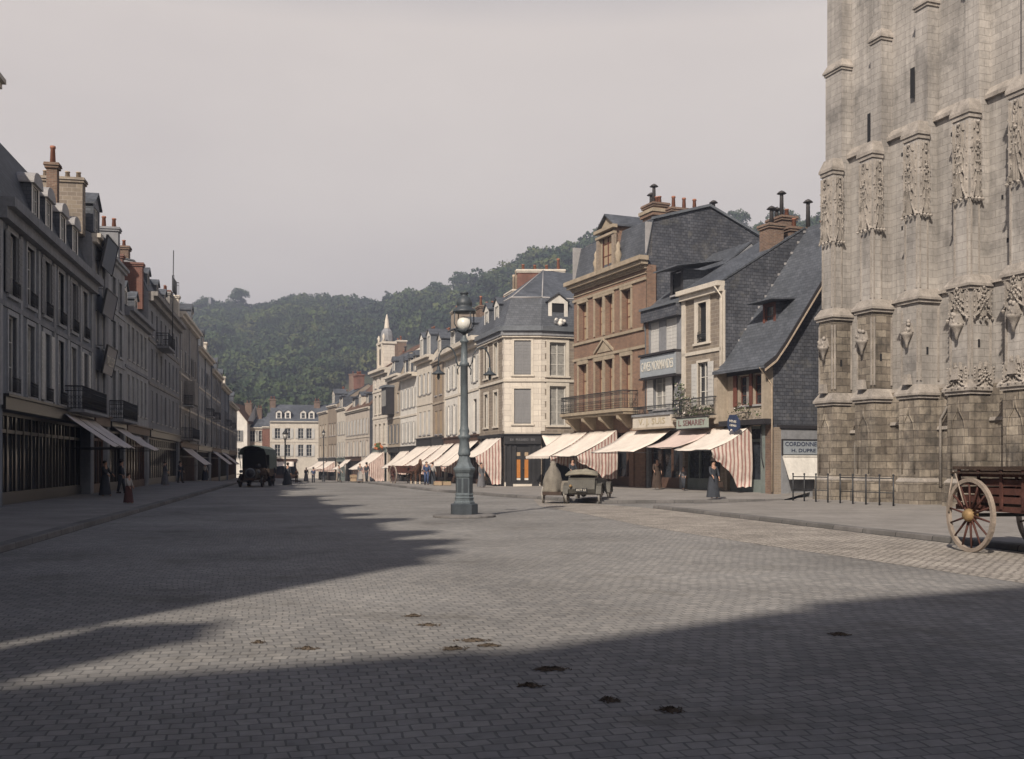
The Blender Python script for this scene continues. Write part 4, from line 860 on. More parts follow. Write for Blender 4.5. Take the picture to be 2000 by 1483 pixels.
# balcony with ornate iron rail on corbels
bx0, bx1 = .25, W_-.95
b = MB(); b.box(bx0-.1, bx1+.1, -1.12, .0, 4.74, 4.92, 'buff'); b.box(bx0-.04, bx1+.04, -1.0, .0, 4.60, 4.74, 'buff')
for t_ in (.06, .34, .62, .9):
    x = bx0 + (bx1-bx0)*t_; b.prism([(-.95, 4.6), (0, 4.6), (0, 3.75), (-.25, 3.85), (-.55, 4.15), (-.92, 4.35)], x-.14, x+.14, 'buff', 'x')
b.build('balcony_slab', root); railing(root, bx0, bx1, -1.06, 4.92, 1.05, ornate=True, step=.16)
shopfront(root, .5, W_-1.9, 3.55, .35, 'shop_brown', fascia=0, rev=.6)
for xa_, xb_ in ((0, .5), (W_-1.9, W_-1.35), (W_-.45, W_)): b = MB(); b.box(xa_, xb_, -.08, .0, -.05, 3.75, 'brick'); b.build('pilaster', root)
b = MB(); yw, zw = 6.6, 14.1; b.box(W_+.005, W_+.05, yw-.42, yw+.42, zw-.5, zw+.5, 'lead'); b.box(W_+.05, W_+.06, yw-.3, yw+.3, zw-.38, zw+.38, 'white'); b.box(W_+.06, W_+.075, yw-.03, yw+.03, zw-.38, zw+.38, 'lead'); b.build('gable_window', root)
awning(root, F.u(1104), F.u(1152), 3.72, 2.15, 2.9, 'cloth', 'R', curt=1.15, sm='stripe_y', val=.18)
awning(root, F.u(1156), F.u(1209), 3.72, 2.15, 2.9, 'cloth', 'R', curt=.75, sm='stripe_y')
BF = F
# house with the CAVES NORMANDES board
h, F, _ = house('shuttered grey house with a long pale sign board between its floors', kp(1262), kp(1333), 9, -.05, 10.45, 'plaster_grey', name='shop_house', group=g_near,
    extra_holes=[(.9, 3.1, 4.75, 6.95, .7)], holes_rows=[(7.95, 9.75, [(.95, .95), (2.75, 1.15)], dict(sh='shut_white', closed=True))], roof=('gable', 3.6), cornice=None, shop=dict(u0=.25, u1=3.6, zt=3.5, zb=.35, m='shop_brown', fascia=0))
W_ = F.W
b = MB(); b.box(.02, W_-.02, -.38, 0, 9.78, 10.42, 'slate_wall'); b.box(.02, W_-.02, -.5, -.0, 10.42, 10.55, 'zinc'); b.box(0.02, W_-.02, -.55, -.0, 7.78, 7.90, 'frame_dark'); b.box(.02, W_-.02, -.5, .0, 6.46, 6.56, 'frame_dark'); b.box(.05, W_-.05, -.36, -.0, 6.56, 7.78, 'plaster_grey'); b.build('jetty', h)
b = MB(); b.box(.0, .28, -.06, 0, 3.7, 10.4, 'brick'); b.build('pilaster', h)
window(h, 1.6, 4.75, 1.35, 2.2, 'curtain', sh='shut_white'); window(h, 3.0, 4.75, .9, 2.1, 'curtain')
for u in (1.95,): pass
o = h.children[-1]
b = MB(); b.box(-.3, W_-.05, -.75, 0, 3.62, 3.72, 'plaster_tan'); b.box(-.3, W_-.05, -.72, -.02, 3.72, 4.35, 'cream'); b.box(-.3, W_-.05, -.8, 0, 4.35, 4.47, 'plaster_grey'); b.build('fascia', h)
railing(h, -.2, W_-.1, -.74, 4.47, .42, ornate=False, step=.14)
dormer(h, F.u(1311), .35, 10.9, 1.35, 1.5, 'shed', face='frame_dark', win='dark', ov=.3, rh=.5, depth=2.2)
awning(h, F.u(1231), F.u(1318), 3.60, 2.35, 2.6, 'cloth'); CFc = F
b = MB(); b.tube([(.04, -.1, 10.4), (.1, -.16, 9.6), (.04, -.06, 9.2), (.04, -.06, 3.8)], .05, 'zinc', 6); b.build('downpipe', h)
sg = empty('sign_board', (F.P0.x, F.P0.y, 0), F.rz, 'long grey blue board lettered CAVES NORMANDES above the middle balcony', 'sign')
b = MB(); b.box(.06, W_-.06, -.44, -.37, 6.6, 7.75, 'sign_grey'); b.build('panel', sg); textmesh('CAVES NORMANDES', .74, 'pale_letter', sg, (W_/2-.02, -.455, 7.16), width=W_-.42)
sg = empty('sign_board', (F.P0.x, F.P0.y, 0), F.rz, 'row of faded gold letters on the cream fascia under the low balcony rail', 'sign')
textmesh('V. J. SUIS', .48, 'gold', sg, (W_/2-.1, -.735, 4.03), width=W_-1.0)
for (x, wd_, hh) in ((-.0, .5, .35), (.55, .3, .3)): pass
# narrow stone house
h, F, _ = house('narrow brick and cream stone house with tall quoins and a planted balcony', kp(1333), kp(1415), 10, -.05, 10.95, 'brick_grey', name='narrow_house', group=g_near,
    holes_rows=[(8.05, 10.15, [(1.95, .80)], dict(trim='cream', tw=.34, style='dark'))], extra_holes=[(1.55, 2.55, 4.7, 7.0, .3)], gable='slate_wall',
    roof=('gable', 3.1), roofm='slate', trim='cream', cornice=(.45, .5), strings=(7.55,), shop=dict(u0=.2, u1=3.6, zt=3.5, zb=.35, m='shop_green', fascia=0))
W_ = F.W
b = MB()
b.box(.0, .34, -.07, .03, 3.7, 10.5, 'cream'); b.box(W_-.34, W_+.03, -.07, .03, 3.7, 10.5, 'cream'); b.build('quoins', h)
window(h, 2.05, 4.7, 1.0, 2.3, 'plain', trim='cream', tw=.12, sh='shut_white')
railing(h, 1.55, 2.35, -.06, 8.05, .42, 'window_guard', ornate=True, ends=False)
b = MB(); b.box(.1, W_+.2, -.75, 0, 4.0, 4.12, 'plaster_tan'); b.build('balcony_slab', h); railing(h, .1, W_+.2, -.72, 4.12, .95, ornate=False, step=.11)
b = MB(); b.tube([(W_-.25, -.45, 10.7), (W_-.1, -.12, 10.2), (W_-.12, -.1, 3.7)], .05, 'cream', 6); b.build('downpipe', h)
awning(h, F.u(1334), F.u(1403), 3.55, 2.55, 2.3, 'cloth2', sag=.05)
chimney(h, W_-.55, 3.3, .85, .9, 11.5, 14.2, 'brick_brown', [1.0], cowl=True, pm='pot_pale'); chimney(h, W_-.45, 6.5, .6, 4.6, 12.2, 14.15, 'brick_brown', [.5, 1.6, .55, 1.0, .5], pm='pot', cowl=True, cap='brick_brown')
chimney(h, W_-2.2, 5.2, 1.3, .9, 13.0, 15.1, 'brick_brown', [.7, 1.5, .4], cowl=True, cap='brick_brown')
NHF = F
sg = empty('sign_board', (F.P0.x, F.P0.y, 0), F.rz, 'pale green shop board with dull red capitals under the planted balcony', 'sign')
b = MB(); ua, ub = F.u(1351), F.u(1412); b.box(ua, ub, -.95, -.85, 3.52, 4.05, 'sign_green'); b.box(ua-.06, ub+.06, -.98, -.83, 3.47, 3.52, 'frame_dark'); b.box(ua-.06, ub+.06, -.98, -.83, 4.05, 4.10, 'frame_dark'); b.build('panel', sg)
textmesh('L. SEMARIEY', .42, 'red_letter', sg, ((ua+ub)/2, -.965, 3.79), width=(ub-ua)*.86)
def foliage(name, label, base, rz, boxes, n, seed, mats=('leaf', 'leaf', 'flower'), r=(.04, .09), cat='plant'):
    random.seed(seed); b = MB()
    for (x0, x1, y0, y1, z0, z1) in boxes:
        for i in range(n):
            c = Vector((random.uniform(x0, x1), random.uniform(y0, y1), random.uniform(z0, z1))); rr = random.uniform(*r)
            d = Vector((random.gauss(0, 1), random.gauss(0, 1), random.gauss(0, 1))).normalized(); e = d.cross(Vector((.3, .5, .8))).normalized()
            b.add([c-d*rr, c+e*rr*.6, c+d*rr, c-e*rr*.6], [(0, 1, 2, 3)], random.choice(mats))
    o = b.build(name, fix=False); o.location = base; o.rotation_euler = (0, 0, rz); return tag(o, label, cat)
foliage('balcony_plants', 'dense green climbing plants on the balcony of the narrow stone house', (F.P0.x, F.P0.y, 0), F.rz, [(.2, W_*.55, -.8, -.3, 4.2, 5.2), (W_*.3, W_, -.85, -.4, 4.15, 4.7), (.1, .6, -.6, -.2, 4.8, 6.0)], 260, 5)
# gabled house with the red shutters
h, F, _ = house('low old gabled house with a steep slate roof, red brown windows and striped awning curtain', kp(1415), kp(1510), 10, -.05, 6.35, 'plaster_tan', name='gabled_house', group=g_near,
    holes_rows=[(4.55, 6.0, [(1.75, .95), (2.95, .95)], dict(style='brown', sh=None))], gable='slate_wall', roof=('gable', 0), cornice=None, shop=dict(u0=.2, u1=3.1, zt=3.5, zb=.35, m='shop_green', fascia=0))
W_ = F.W
for o in list(h.children):
    if o.name.split('.')[0] in ('roof', 'wall'): bpy.data.objects.remove(o)
RP_ = [(-.75, 6.15), (-.1, 6.6), (.5, 7.35), (5.2, 14.0), (8.5, 9.5)]
b = MB(); facade_wall(b, W_, -.05, 6.5, [(1.275, 2.225, 4.55, 6.0), (2.475, 3.425, 4.55, 6.0), (.2, 3.1, -.05, 3.5, .35)], 'plaster_tan')
side = [(0, -.05), (0, 6.45), (.5, 7.25), (5.2, 13.9), (8.5, 9.4), (8.5, -.05)]
for x in (.01, W_): b.add([(x, y, z) for y, z in side], [tuple(range(6))], 'slate_wall')
b.build('wall', h, fix=False)
r = MB(); xs = [.02, W_*.5, W_+.35]
for (ya, za), (yb, zb) in zip(RP_, RP_[1:]): r.prism([(ya, za), (yb, zb), (yb, zb+.14), (ya, za+.14)], .02, W_+.32, 'slate', 'x')
r.build('roof', h)
v = MB()
for (ya, za), (yb, zb) in zip(RP_, RP_[1:3+1]): v.prism([(ya, za-.22), (yb, zb-.22), (yb, zb+.17), (ya, za+.17)], W_+.32, W_+.38, 'frame_dark', 'x'); v.prism([(ya, za-.16), (yb, zb-.16), (yb, zb-.06), (ya, za-.06)], W_+.38, W_+.42, 'pot_pale', 'x')
v.build('bargeboard', h)
fl = MB(); 
for i in range(22): t_ = i/22; y = .6+4.5*t_; z = 7.5+6.5*t_; fl.box(.02, .10, y, y+.11, z+.10, z+.22, 'lead') if i % 2 else None
fl.build('flashing', h)
b = MB(); b.box(-.02, .28, -.62, .0, 3.7, 6.5, 'plaster_tan'); b.box(.28, W_+.05, -.55, .0, 3.55, 3.8, 'frame_dark'); b.box(.3, W_, -.08, 0, 6.05, 6.45, 'frame_dark'); b.box(W_-.16, W_+.0, -.55, 0, 3.8, 6.3, 'plaster_tan'); b.build('jetty', h)
for (u, w_) in ((1.05, .28), (2.35, .22), (3.6, .3)):
    s_ = MB(); s_.box(u-w_/2, u+w_/2, -.12, -.06, 4.5, 6.05, 'frame_brown'); s_.build('shutter', h)
for u in (1.75, 2.95):
    s_ = MB(); s_.box(u-.02, u+.34, .10, .115, 4.6, 5.95, 'curtain'); s_.build('curtain', h)
dormer(h, F.u(1458), 1.35, 8.3, 1.05, 1.35, 'shed', cheek='slate_wall', face='frame_brown', win='brown', ov=.28, rh=.18, depth=2.4)
b = MB(); b.tube([(W_-.02, -.75, 6.2), (W_+.05, -.1, 5.4), (W_+.05, -.1, .35)], .045, 'pot_pale', 6); b.build('downpipe', h)
awning(h, F.u(1398), F.u(1471)+.05, 3.55, 2.35, 2.5, 'cloth', 'R', curt=.55, sm='stripe_y')
b = MB(); b.box(3.1, 3.45, -.06, -.0, -.05, 3.55, 'shop_green'); b.box(3.4, W_-.1, -.05, -.0, -.05, 3.5, 'brick_brown'); b.tube([(3.2, -.12, 3.5), (3.3, -.16, 2.0), (3.42, -.12, 1.5)], .03, 'iron', 5); b.build('pilaster', h)
GF = F
foliage('window_plants', 'row of pale flowers in pots on the sill of the gabled house', (F.P0.x, F.P0.y, 0), F.rz, [(.9, 3.5, -.5, -.15, 3.85, 4.35), (1.4, 2.4, -.45, -.2, 4.2, 4.7)], 90, 9, ('leaf', 'flower', 'leaf'), (.04, .08))
sg = empty('hanging_sign', (F.P0.x, F.P0.y, 0), F.rz, 'small tilted deep blue shield hanging over the striped awning', 'sign')
b = MB(); cx, cz = F.u(1466)+.05, 3.66; pl_ = [(-.48, .08), (-.3, .36), (.2, .40), (.50, .12), (.52, -.22), (.25, -.38), (.12, -.36), (.06, -.46), (-.1, -.32), (-.3, -.34), (-.34, -.44), (-.48, -.22)]
b.prism([(cx+a+.0*c_, cz+c_-.12*a) for a, c_ in pl_], -1.05, -.99, 'sign_blue', 'y'); b.tube([(cx, -1.0, cz+.36), (cx, -.5, cz+.5), (cx, 0, cz+.5)], .02, 'iron', 5); b.build('panel', sg)
textmesh('VINS', .17, 'pale_letter', sg, (cx-.02, -1.06, cz+.06), (R(90), R(7), 0), width=.6); textmesh('CIDRES', .14, 'pale_letter', sg, (cx, -1.06, cz-.14), (R(90), R(7), 0), width=.55, name='lettering')
# flower tub, right next to the gable: side wall shop of the shoemaker
P0 = kp(1510); dv = Vector((-F.d.y, F.d.x)); P0s = P0 + dv*.02; F2 = Fac(P0s + Vector((.0, -.0)), P0s + dv*6)
root = empty('lean_to_shop', (F2.P0.x, F2.P0.y, 0), F2.rz, 'low limewashed shop wall with a slanting white blind at the foot of the slate gable', 'shop')
b = MB(); b.box(.28, 5.6, -.22, .04, .0, 3.35, 'plaster_grey'); b.box(.0, .28, -.20, -.0, 0, 3.4, 'brick_tan'); b.box(.2, 5.6, -.3, .04, 3.35, 3.5, 'frame_dark'); b.build('wall', root)
b = MB(); b.prism([(-.24, 2.05), (-.75, .95), (-.72, .93), (-.22, 2.0)], .35, 3.1, 'white', 'x'); b.box(.35, 3.1, -.3, -.22, 2.0, 2.08, 'white'); b.build('blind', root)
sg = empty('sign_board', (F2.P0.x, F2.P0.y, 0), F2.rz, 'weathered grey board lettered CORDONNERIE beside the church', 'sign')
b = MB(); b.box(.32, 2.80, -.30, -.23, 2.12, 2.78, 'sign_grey'); b.box(.30, 2.82, -.32, -.23, 2.78, 2.84, 'frame_dark'); b.box(.28, .32, -.32, -.23, 2.1, 2.84, 'frame_dark'); b.box(2.80, 2.84, -.32, -.23, 2.1, 2.84, 'frame_dark'); b.build('panel', sg)
textmesh('CORDONNERIE', .28, 'dark_letter', sg, (1.56, -.31, 2.60), width=2.25); textmesh('H. DUPRE', .23, 'dark_letter', sg, (1.5, -.31, 2.30), width=1.4)
# ---------------------------------------------------------------- church tower with square buttresses
CP = Vector((13.75, 45.0)); CDv = Vector((.339, -.941)).normalized(); CF = Fac(CP, CP + CDv*15)
ch = empty('church_tower', (CP.x, CP.y, 0), CF.rz, 'pale limestone gothic church tower with square buttresses and carved canopies', 'church')
TOP = 25.5; US = [.60, 3.15, 5.80, 8.40, 11.0, 13.6]
wy = .92
b = MB(); b.box(-.15, 15, wy+.0, 9, -.1, 15.1, 'stone'); b.box(-.12, 15, wy+.12, 9, 15.1, TOP, 'stone')
b.build('wall', ch)
b = MB(); b.box(-.2, 15, wy-.12, wy+.05, .1, 4.6, 'stone_low', .0); b.box(-.25, 15, wy-.3, wy+.05, -.1, .75, 'stone_low', .0); b.build('plinth', ch)
b = MB()
def drip(b, x0, x1, y0, z, p=.14, h=.26, y1=wy+.02):
    """sloped weathering above a projecting drip mould round three sides of a pier"""
    b.box(x0-p, x1+p, y0-p, y1, z-h*.35, z, 'stone_trim'); vs = [(x0-p, y0-p, z), (x1+p, y0-p, z), (x1+p, y1, z), (x0-p, y1, z), (x0+.06, y0+.06, z+h*1.3), (x1-.06, y0+.06, z+h*1.3), (x1-.06, y1, z+h*1.3), (x0+.06, y1, z+h*1.3)]
    b.add(vs, [(0,1,5,4), (1,2,6,5), (2,3,7,6), (3,0,4,7), (4,5,6,7)], 'stone_trim')
    b.box(x0-p*.5, x1+p*.5, y0-p*.5, y1, z-h*.8, z-h*.35, 'stone_trim')
b.box(-.2, 15, wy-.16, wy+.14, 15.0, 15.14, 'stone_trim'); b.prism([(wy-.16, 15.142), (wy+.14, 15.142), (wy+.14, 15.5)], -.2, 15, 'stone_trim', 'x'); b.build('string_course', ch)
for i in range(len(US)-1):
    x0, x1 = US[i]+.15, US[i+1]-1.0
    for za, zb, pr, ex in ((3.25 if i % 2 else 3.0, 3.38 if i % 2 else 3.13, .20, 0), (4.6, 4.75, .1, 0), (8.25, 8.36, .14, .1)): b = MB(); b.box(x0-ex, x1+ex, wy-pr, wy, za, zb, 'stone_trim', .02); b.build('string_course', ch)
random.seed(11)
for i in range(len(US)-1):   # slit windows and putlog holes
    x0, x1 = US[i]+.1, US[i+1]-1.0
    if i in (0, 1): s_ = MB(); s_.box((x0+x1)/2-.05+.3, (x0+x1)/2+.20+.3, wy-.012, wy+.0, (14.6, 16.4)[i], (16.6, 17.6)[i], 'hole'); s_.build('slit_window', ch)
    for z in (5.6, 9.6, 11.2, 13.0, 14.2, 17.5, 19.2, 21): x = random.uniform(x0+.4, x1); s_ = MB(); s_.box(x, x+.09, wy-.008+(.13 if z > 15 else 0), wy+.14, z, z+.16, 'hole'); s_.build('putlog_hole', ch)
def canopy(b, ax, o, w, z0, z1):
    """carved gothic canopy in relief: ribs, ogee gablets, pinnacles and crockets. ax: 0 front face (along x), 1 side face (along y)"""
    def P(u, d, z): return (o[0]+u, o[1]-d, z) if ax == 0 else (o[0]+d, o[1]+u, z)
    def bar(u0, z0_, u1, z1_, t=.03, d=.09):
        L = math.hypot(u1-u0, z1_-z0_); du, dz = (u1-u0)/L*t, (z1_-z0_)/L*t
        vs = [P(u0-dz, 0, z0_+du), P(u0+dz, 0, z0_-du), P(u1+dz, 0, z1_-du), P(u1-dz, 0, z1_+du), P(u0-dz*.4, d, z0_+du*.4), P(u0+dz*.4, d, z0_-du*.4), P(u1+dz*.4, d, z1_-du*.4), P(u1-dz*.4, d, z1_+du*.4)]
        b.add(vs, [(0,1,2,3), (4,5,6,7), (0,1,5,4), (1,2,6,5), (2,3,7,6), (3,0,4,7)], 'stone_trim')
    def knob(u, z, r=.07, d=.10):
        c = Vector(P(u, d, z)); rr = r*random.uniform(.6, .95)
        vs = [c+Vector(v)*rr for v in ((1,0,0), (-1,0,0), (0,1,0), (0,-1,0), (0,0,1.1), (0,0,-1.1))]
        b.add(vs, [(0,2,4), (2,1,4), (1,3,4), (3,0,4), (2,0,5), (1,2,5), (3,1,5), (0,3,5)], 'stone_trim')
    H = z1-z0; hw = w/2
    for u in (-hw+.05, 0, hw-.05): bar(u, z0, u, z1-.1, .028, .11)
    for u in (-hw*.5, hw*.5): bar(u, z0+.3, u, z0+H*.72, .02, .07)
    for k, (za, zb) in enumerate(((z0, z0+H*.42), (z0+H*.28, z0+H*.62), (z0+H*.5, z0+H*.92))):
        f = 1 - k*.22
        for s in (-1, 1):
            bar(s*hw*f, za, s*hw*.45*f, za+(zb-za)*.35, .034, .16-.03*k); bar(s*hw*.45*f, za+(zb-za)*.35, 0, zb, .03, .15-.03*k)
            for q in range(3): t = (q+.7)/3.5; knob(s*hw*f*(1-t)*.85, za+(zb-za)*t, .055, .15)
        knob(0, zb+.06, .09, .14)
    for u in (-hw, -hw*.33, hw*.33, hw): knob(u, z0-.05, .10, .13)
    for u in (-hw+.02, hw-.02):
        for q in range(5): knob(u, z0+.2+H*.85*q/5, .05, .10)
    for u, zt_ in ((-hw*.75, .62), (-hw*.28, .86), (hw*.28, .86), (hw*.75, .62)): bar(u, z0+.05, u, z0+H*zt_, .024, .13); bar(u-.05, z0+H*zt_, u, z0+H*zt_+.28, .02, .12); bar(u+.05, z0+H*zt_, u, z0+H*zt_+.28, .02, .12)
def ribs(b, x0, x1, y0, y1, z0, z1, n=2):
    for i in range(n+1):
        x = x0+.05+(x1-x0-.1)*i/n; b.box(x-.028, x+.028, y0-.055, y0, z0, z1, 'stone_trim')
    for i in range(n+1):
        y = y0+.06+(y1-y0-.12)*i/n; b.box(x1, x1+.055, y-.028, y+.028, z0, z1, 'stone_trim')
random.seed(4)
for i, u in enumerate(US):
    b = MB(); w_ = .86; dz = (0, 0, 0, .1, .1, .1)[i]; zu = 19.1+.3*i
    for e, z0, z1, m in ((.20, -.1, 1.0, 'stone_low'), (.12, 1.0, 4.35, 'stone_low'), (.06, 4.35, 8.1+dz, 'stone_low' if i < 2 else 'stone')): b.box(u-w_-e, u+e, -e, wy, z0, z1, m)
    b.box(u-w_+.04, u-.04, .0, .50, 8.1+dz, 14.5, 'stone')          # slim outer shaft carrying the canopies
    b.box(u-w_+(.10 if i else -.36), u-.0-.10, .50, wy+.13, 8.1+dz, zu, 'stone')     # inner pier running on upwards
    b.box(u-w_+(.18 if i else -.32), u-.18, .56, wy+.13, zu, TOP, 'stone')
    b.box(u-w_-.26, u+.26, -.26, wy, -.1, .55, 'stone_low')
    for e, z in ((.12, 4.42), (.08, 8.12+dz)): drip(b, u-w_-e, u+e, -e, z)
    drip(b, u-w_+.04, u-.04, .0, 14.55, .10, .34, .52); drip(b, u-w_+(.10 if i else -.36), u-.10, .50, zu, .10, .24, wy+.13)
    drip(b, u-w_-.16, u+.16, -.16, 1.0, .05, .12)
    ribs(b, u-w_+.06, u-.06, .02, .50, 8.5, 11.3, 1); ribs(b, u-w_-.06, u+.06, -.06, wy, 4.9, 7.7, 1)
    b.lathe([(.06, 0), (.07, .2), (.2, .45), (.24, .5), (.24, .58)], 'stone_trim', 8, (u-w_/2, -.22, 6.2)); b.box(u-w_/2-.22, u-w_/2+.22, -.36, -.05, 6.78, 7.15, 'stone_trim', .05)
    for q in range(5): b.ball((u-w_/2+random.uniform(-.2, .2), -.3, 6.95+random.uniform(-.1, .25)), .09, 'stone_trim', 5)
    b.box(u+.055, u+.065, .3, .40, 5.9, 6.2, 'hole')
    b.box(u-w_/2-.18, u-w_/2+.18, -.34, -.10, 4.75, 5.15, 'stone_trim', .04)
    for s in (-1, 1):   # blind ogee on the lowest stage
        b.tube([(u-w_/2+s*.34, -.14, 1.3), (u-w_/2+s*.34, -.14, 2.9), (u-w_/2+s*.26, -.15, 3.3), (u-w_/2+s*.06, -.15, 3.6), (u-w_/2, -.15, 4.0)], .03, 'stone_low', 5)
    bt = b.build('buttress', ch)
    c = MB(); canopy(c, 0, (u-w_/2, .0, 0), w_*.86, 11.35, 14.25); canopy(c, 1, (u-.05, .27, 0), .46, 11.35, 14.25)
    if i >= 3: canopy(c, 0, (u-w_/2, -.06, 0), w_*1.1, 7.0, 8.1); canopy(c, 1, (u+.06, wy*.48, 0), wy*.9, 7.0, 8.1); canopy(c, 0, (u-w_/2, -.12, 0), w_*1.1, 4.5, 5.2); canopy(c, 1, (u+.12, wy*.48, 0), wy, 4.5, 5.2)
    c.build('canopy', bt)
# ogee blind arch and pale jamb between the third and fourth buttress, plus patched pale blocks near the ground
b = MB(); xa, xb = US[2]+.25, US[3]-1.15
b.box(US[3]-1.35, US[3]-1.0, wy-.35, wy-.12, .1, 3.2, 'stone'); b.tube([(US[3]-1.2, wy-.2, 3.2), (US[3]-1.5, wy-.2, 3.6), (xa+.9, wy-.2, 4.0), (xa+.2, wy-.2, 4.5)], .07, 'stone_trim', 6)
b.tube([(xa+.1, wy-.2, .8), (xa+.1, wy-.2, 3.4), (xa+.5, wy-.2, 3.9), ((xa+xb)/2, wy-.2, 4.5)], .06, 'stone_trim', 6)
b.build('arch_moulding', ch)
for q in ((US[1]-1.6, US[1]-1.45, wy-.2, wy-.1, .75, 2.9), (US[0]+.5, US[0]+.62, wy-.22, wy-.1, .8, 2.6)): b = MB(); b.box(*q, 'stone'); b.build('jamb', ch)

# iron railing by the church
def iron_rail(label, p0, p1, n, h=1.1):
    F = Fac(p0, p1); o = empty('iron_railing', (F.P0.x, F.P0.y, 0), F.rz, label, 'railing', 'iron railings by the church')
    for i in range(n+1):
        b = MB(); x = F.W*i/n; b.tube([(x, 0, .1), (x, 0, .12+h), ], [.035, .028], 'iron', 6); b.ball((x, 0, .12+h+.03), .045, 'iron', 6); b.build('post', o)
    b = MB(); b.tube([(0, 0, .1+h*.94), (F.W, 0, .1+h*.94)], .022, 'iron', 5); b.tube([(0, 0, .1+h*.45), (F.W, 0, .1+h*.45)], .018, 'iron', 5); b.build('rail', o); return o
iron_rail('low iron railing of four posts before the white blind', pt(1549, 43.5), pt(1617, 41.3), 3)
iron_rail('low iron railing along the foot of the church buttresses', pt(1641, 40.6), pt(1745, 37.9), 4)

# ---------------------------------------------------------------- big lamp standard in the middle of the square
lp = empty('street_lamp', (-1.51, 32.4, 0), R(12), 'tall grey green iron lamp standard with an opal globe and two hanging arms', 'street lamp')
b = MB(); b.lathe([(1.0, -.02), (1.0, .06), (.92, .09)], 'kerb', 20, smooth=False); b.build('stone_island', lp)
b = MB()
b.lathe([(.44, .05), (.44, .40), (.39, .43)], 'lamp_dark', 8, smooth=False, rot=.5)
b.lathe([(.34, .40), (.34, .47), (.30, .52), (.30, .58), (.315, .61), (.285, .64), (.285, .68), (.30, .71), (.275, .75), (.262, 1.24), (.29, 1.28), (.29, 1.38), (.32, 1.42), (.36, 1.49), (.36, 1.54), (.29, 1.59), (.22, 1.72), (.165, 1.95)], 'lamp_paint', 8, smooth=False, rot=.5)
for k in range(8):
    a = math.pi/4*k + 0; c_, s_ = math.cos(a), math.sin(a)
    b.obox((c_*.250, s_*.250, 1.0), (-s_*.07, c_*.07, 0), (c_*.012, s_*.012, 0), (0, 0, .22), 'lamp_dark')
b.build('base', lp)
b = MB(); b.lathe([(.17, 1.92), (.20, 1.98), (.20, 2.03), (.185, 2.1), (.145, 2.42), (.17, 2.47), (.20, 2.52), (.20, 2.57), (.14, 2.62), (.165, 2.72), (.14, 2.80), (.125, 2.88), (.112, 4.75), (.155, 4.78), (.155, 4.87), (.108, 4.90), (.098, 5.50), (.14, 5.53), (.14, 5.58), (.095, 5.62), (.05, 5.74), (.06, 5.80)], 'lamp_paint', 14); b.build('column', lp)
for s in (-1, 1):
    b = MB(); pts = []
    for k in range(15):
        a = math.pi*(1 - k/14.0); pts.append((s*(.54 + .28*math.cos(a)), 0, 4.92 + .46*math.sin(a)))
    pts = [(s*.10, 0, 4.80), (s*.20, 0, 4.78)] + pts + [(s*.82, 0, 4.72)]
    b.tube(pts, .026, 'lamp_dark', 7); b.tube([(s*.12, 0, 4.82), (s*.22, 0, 4.66), (s*.2, 0, 4.5)], .02, 'lamp_dark', 5); ar = b.build('arm', lp)
    q = MB(); q.lathe([(.03, 4.76), (.055, 4.70), (.05, 4.66), (.09, 4.60), (.205, 4.53), (.215, 4.50), (.07, 4.49)], 'lamp_dark', 14, (s*.82, 0, 0)); q.lathe([(.03, 4.50), (.05, 4.45), (.045, 4.38), (.02, 4.33)], 'lamp_paint', 8, (s*.82, 0, 0)); q.build('hanging_shade', ar)
b = MB()
b.lathe([(.05, 5.78), (.10, 5.80), (.29, 5.93), (.10, 5.90), (.04, 5.80)], 'lamp_dark', 14)
for k in range(4):
    a = math.pi/2*k+.4; b.tube([(.20*math.cos(a), .20*math.sin(a), 5.86), (.37*math.cos(a), .37*math.sin(a), 6.10), (.35*math.cos(a), .35*math.sin(a), 6.48)], .018, 'lamp_dark', 5)
b.lathe([(.37, 6.46), (.37, 6.51), (.33, 6.56), (.25, 6.62), (.23, 6.67), (.25, 6.71), (.25, 6.78), (.20, 6.92), (.11, 6.98), (.10, 7.04), (.13, 7.06), (.13, 7.10), (.02, 7.11)], 'lamp_dark', 16); b.build('lantern_frame', lp)
b = MB(); b.ball((0, 0, 6.11), .235, 'opal', 18); b.build('globe', lp)
# distant gas lamps
def gas_lamp(label, x, y, h):
    o = empty('street_lamp', (x, y, gz(y)), 0, label, 'street lamp', 'distant gas lamps')
    b = MB(); b.lathe([(.22, 0), (.22, .25), (.14, .35), (.12, .9), (.16, .95), (.07, 1.1), (.055, h-.9), (.09, h-.85), (.05, h-.8)], 'iron', 8); b.build('column', o)
    b = MB(); b.lathe([(.07, h-.8), (.20, h-.35), (.25, h-.32), (.12, h-.12), (.05, h-.02), (.03, h+.1)], 'iron', 6); b.lathe([(.10, h-.76), (.215, h-.36)], 'curtain', 6); b.build('lantern', o)
p = pt(557, 80); gas_lamp('dark gas lamp standing in the far roadway', p.x, p.y, 4.3)
p = pt(632, 128); gas_lamp('dark gas lamp by the farthest houses of the right row', p.x, p.y, 6.6)

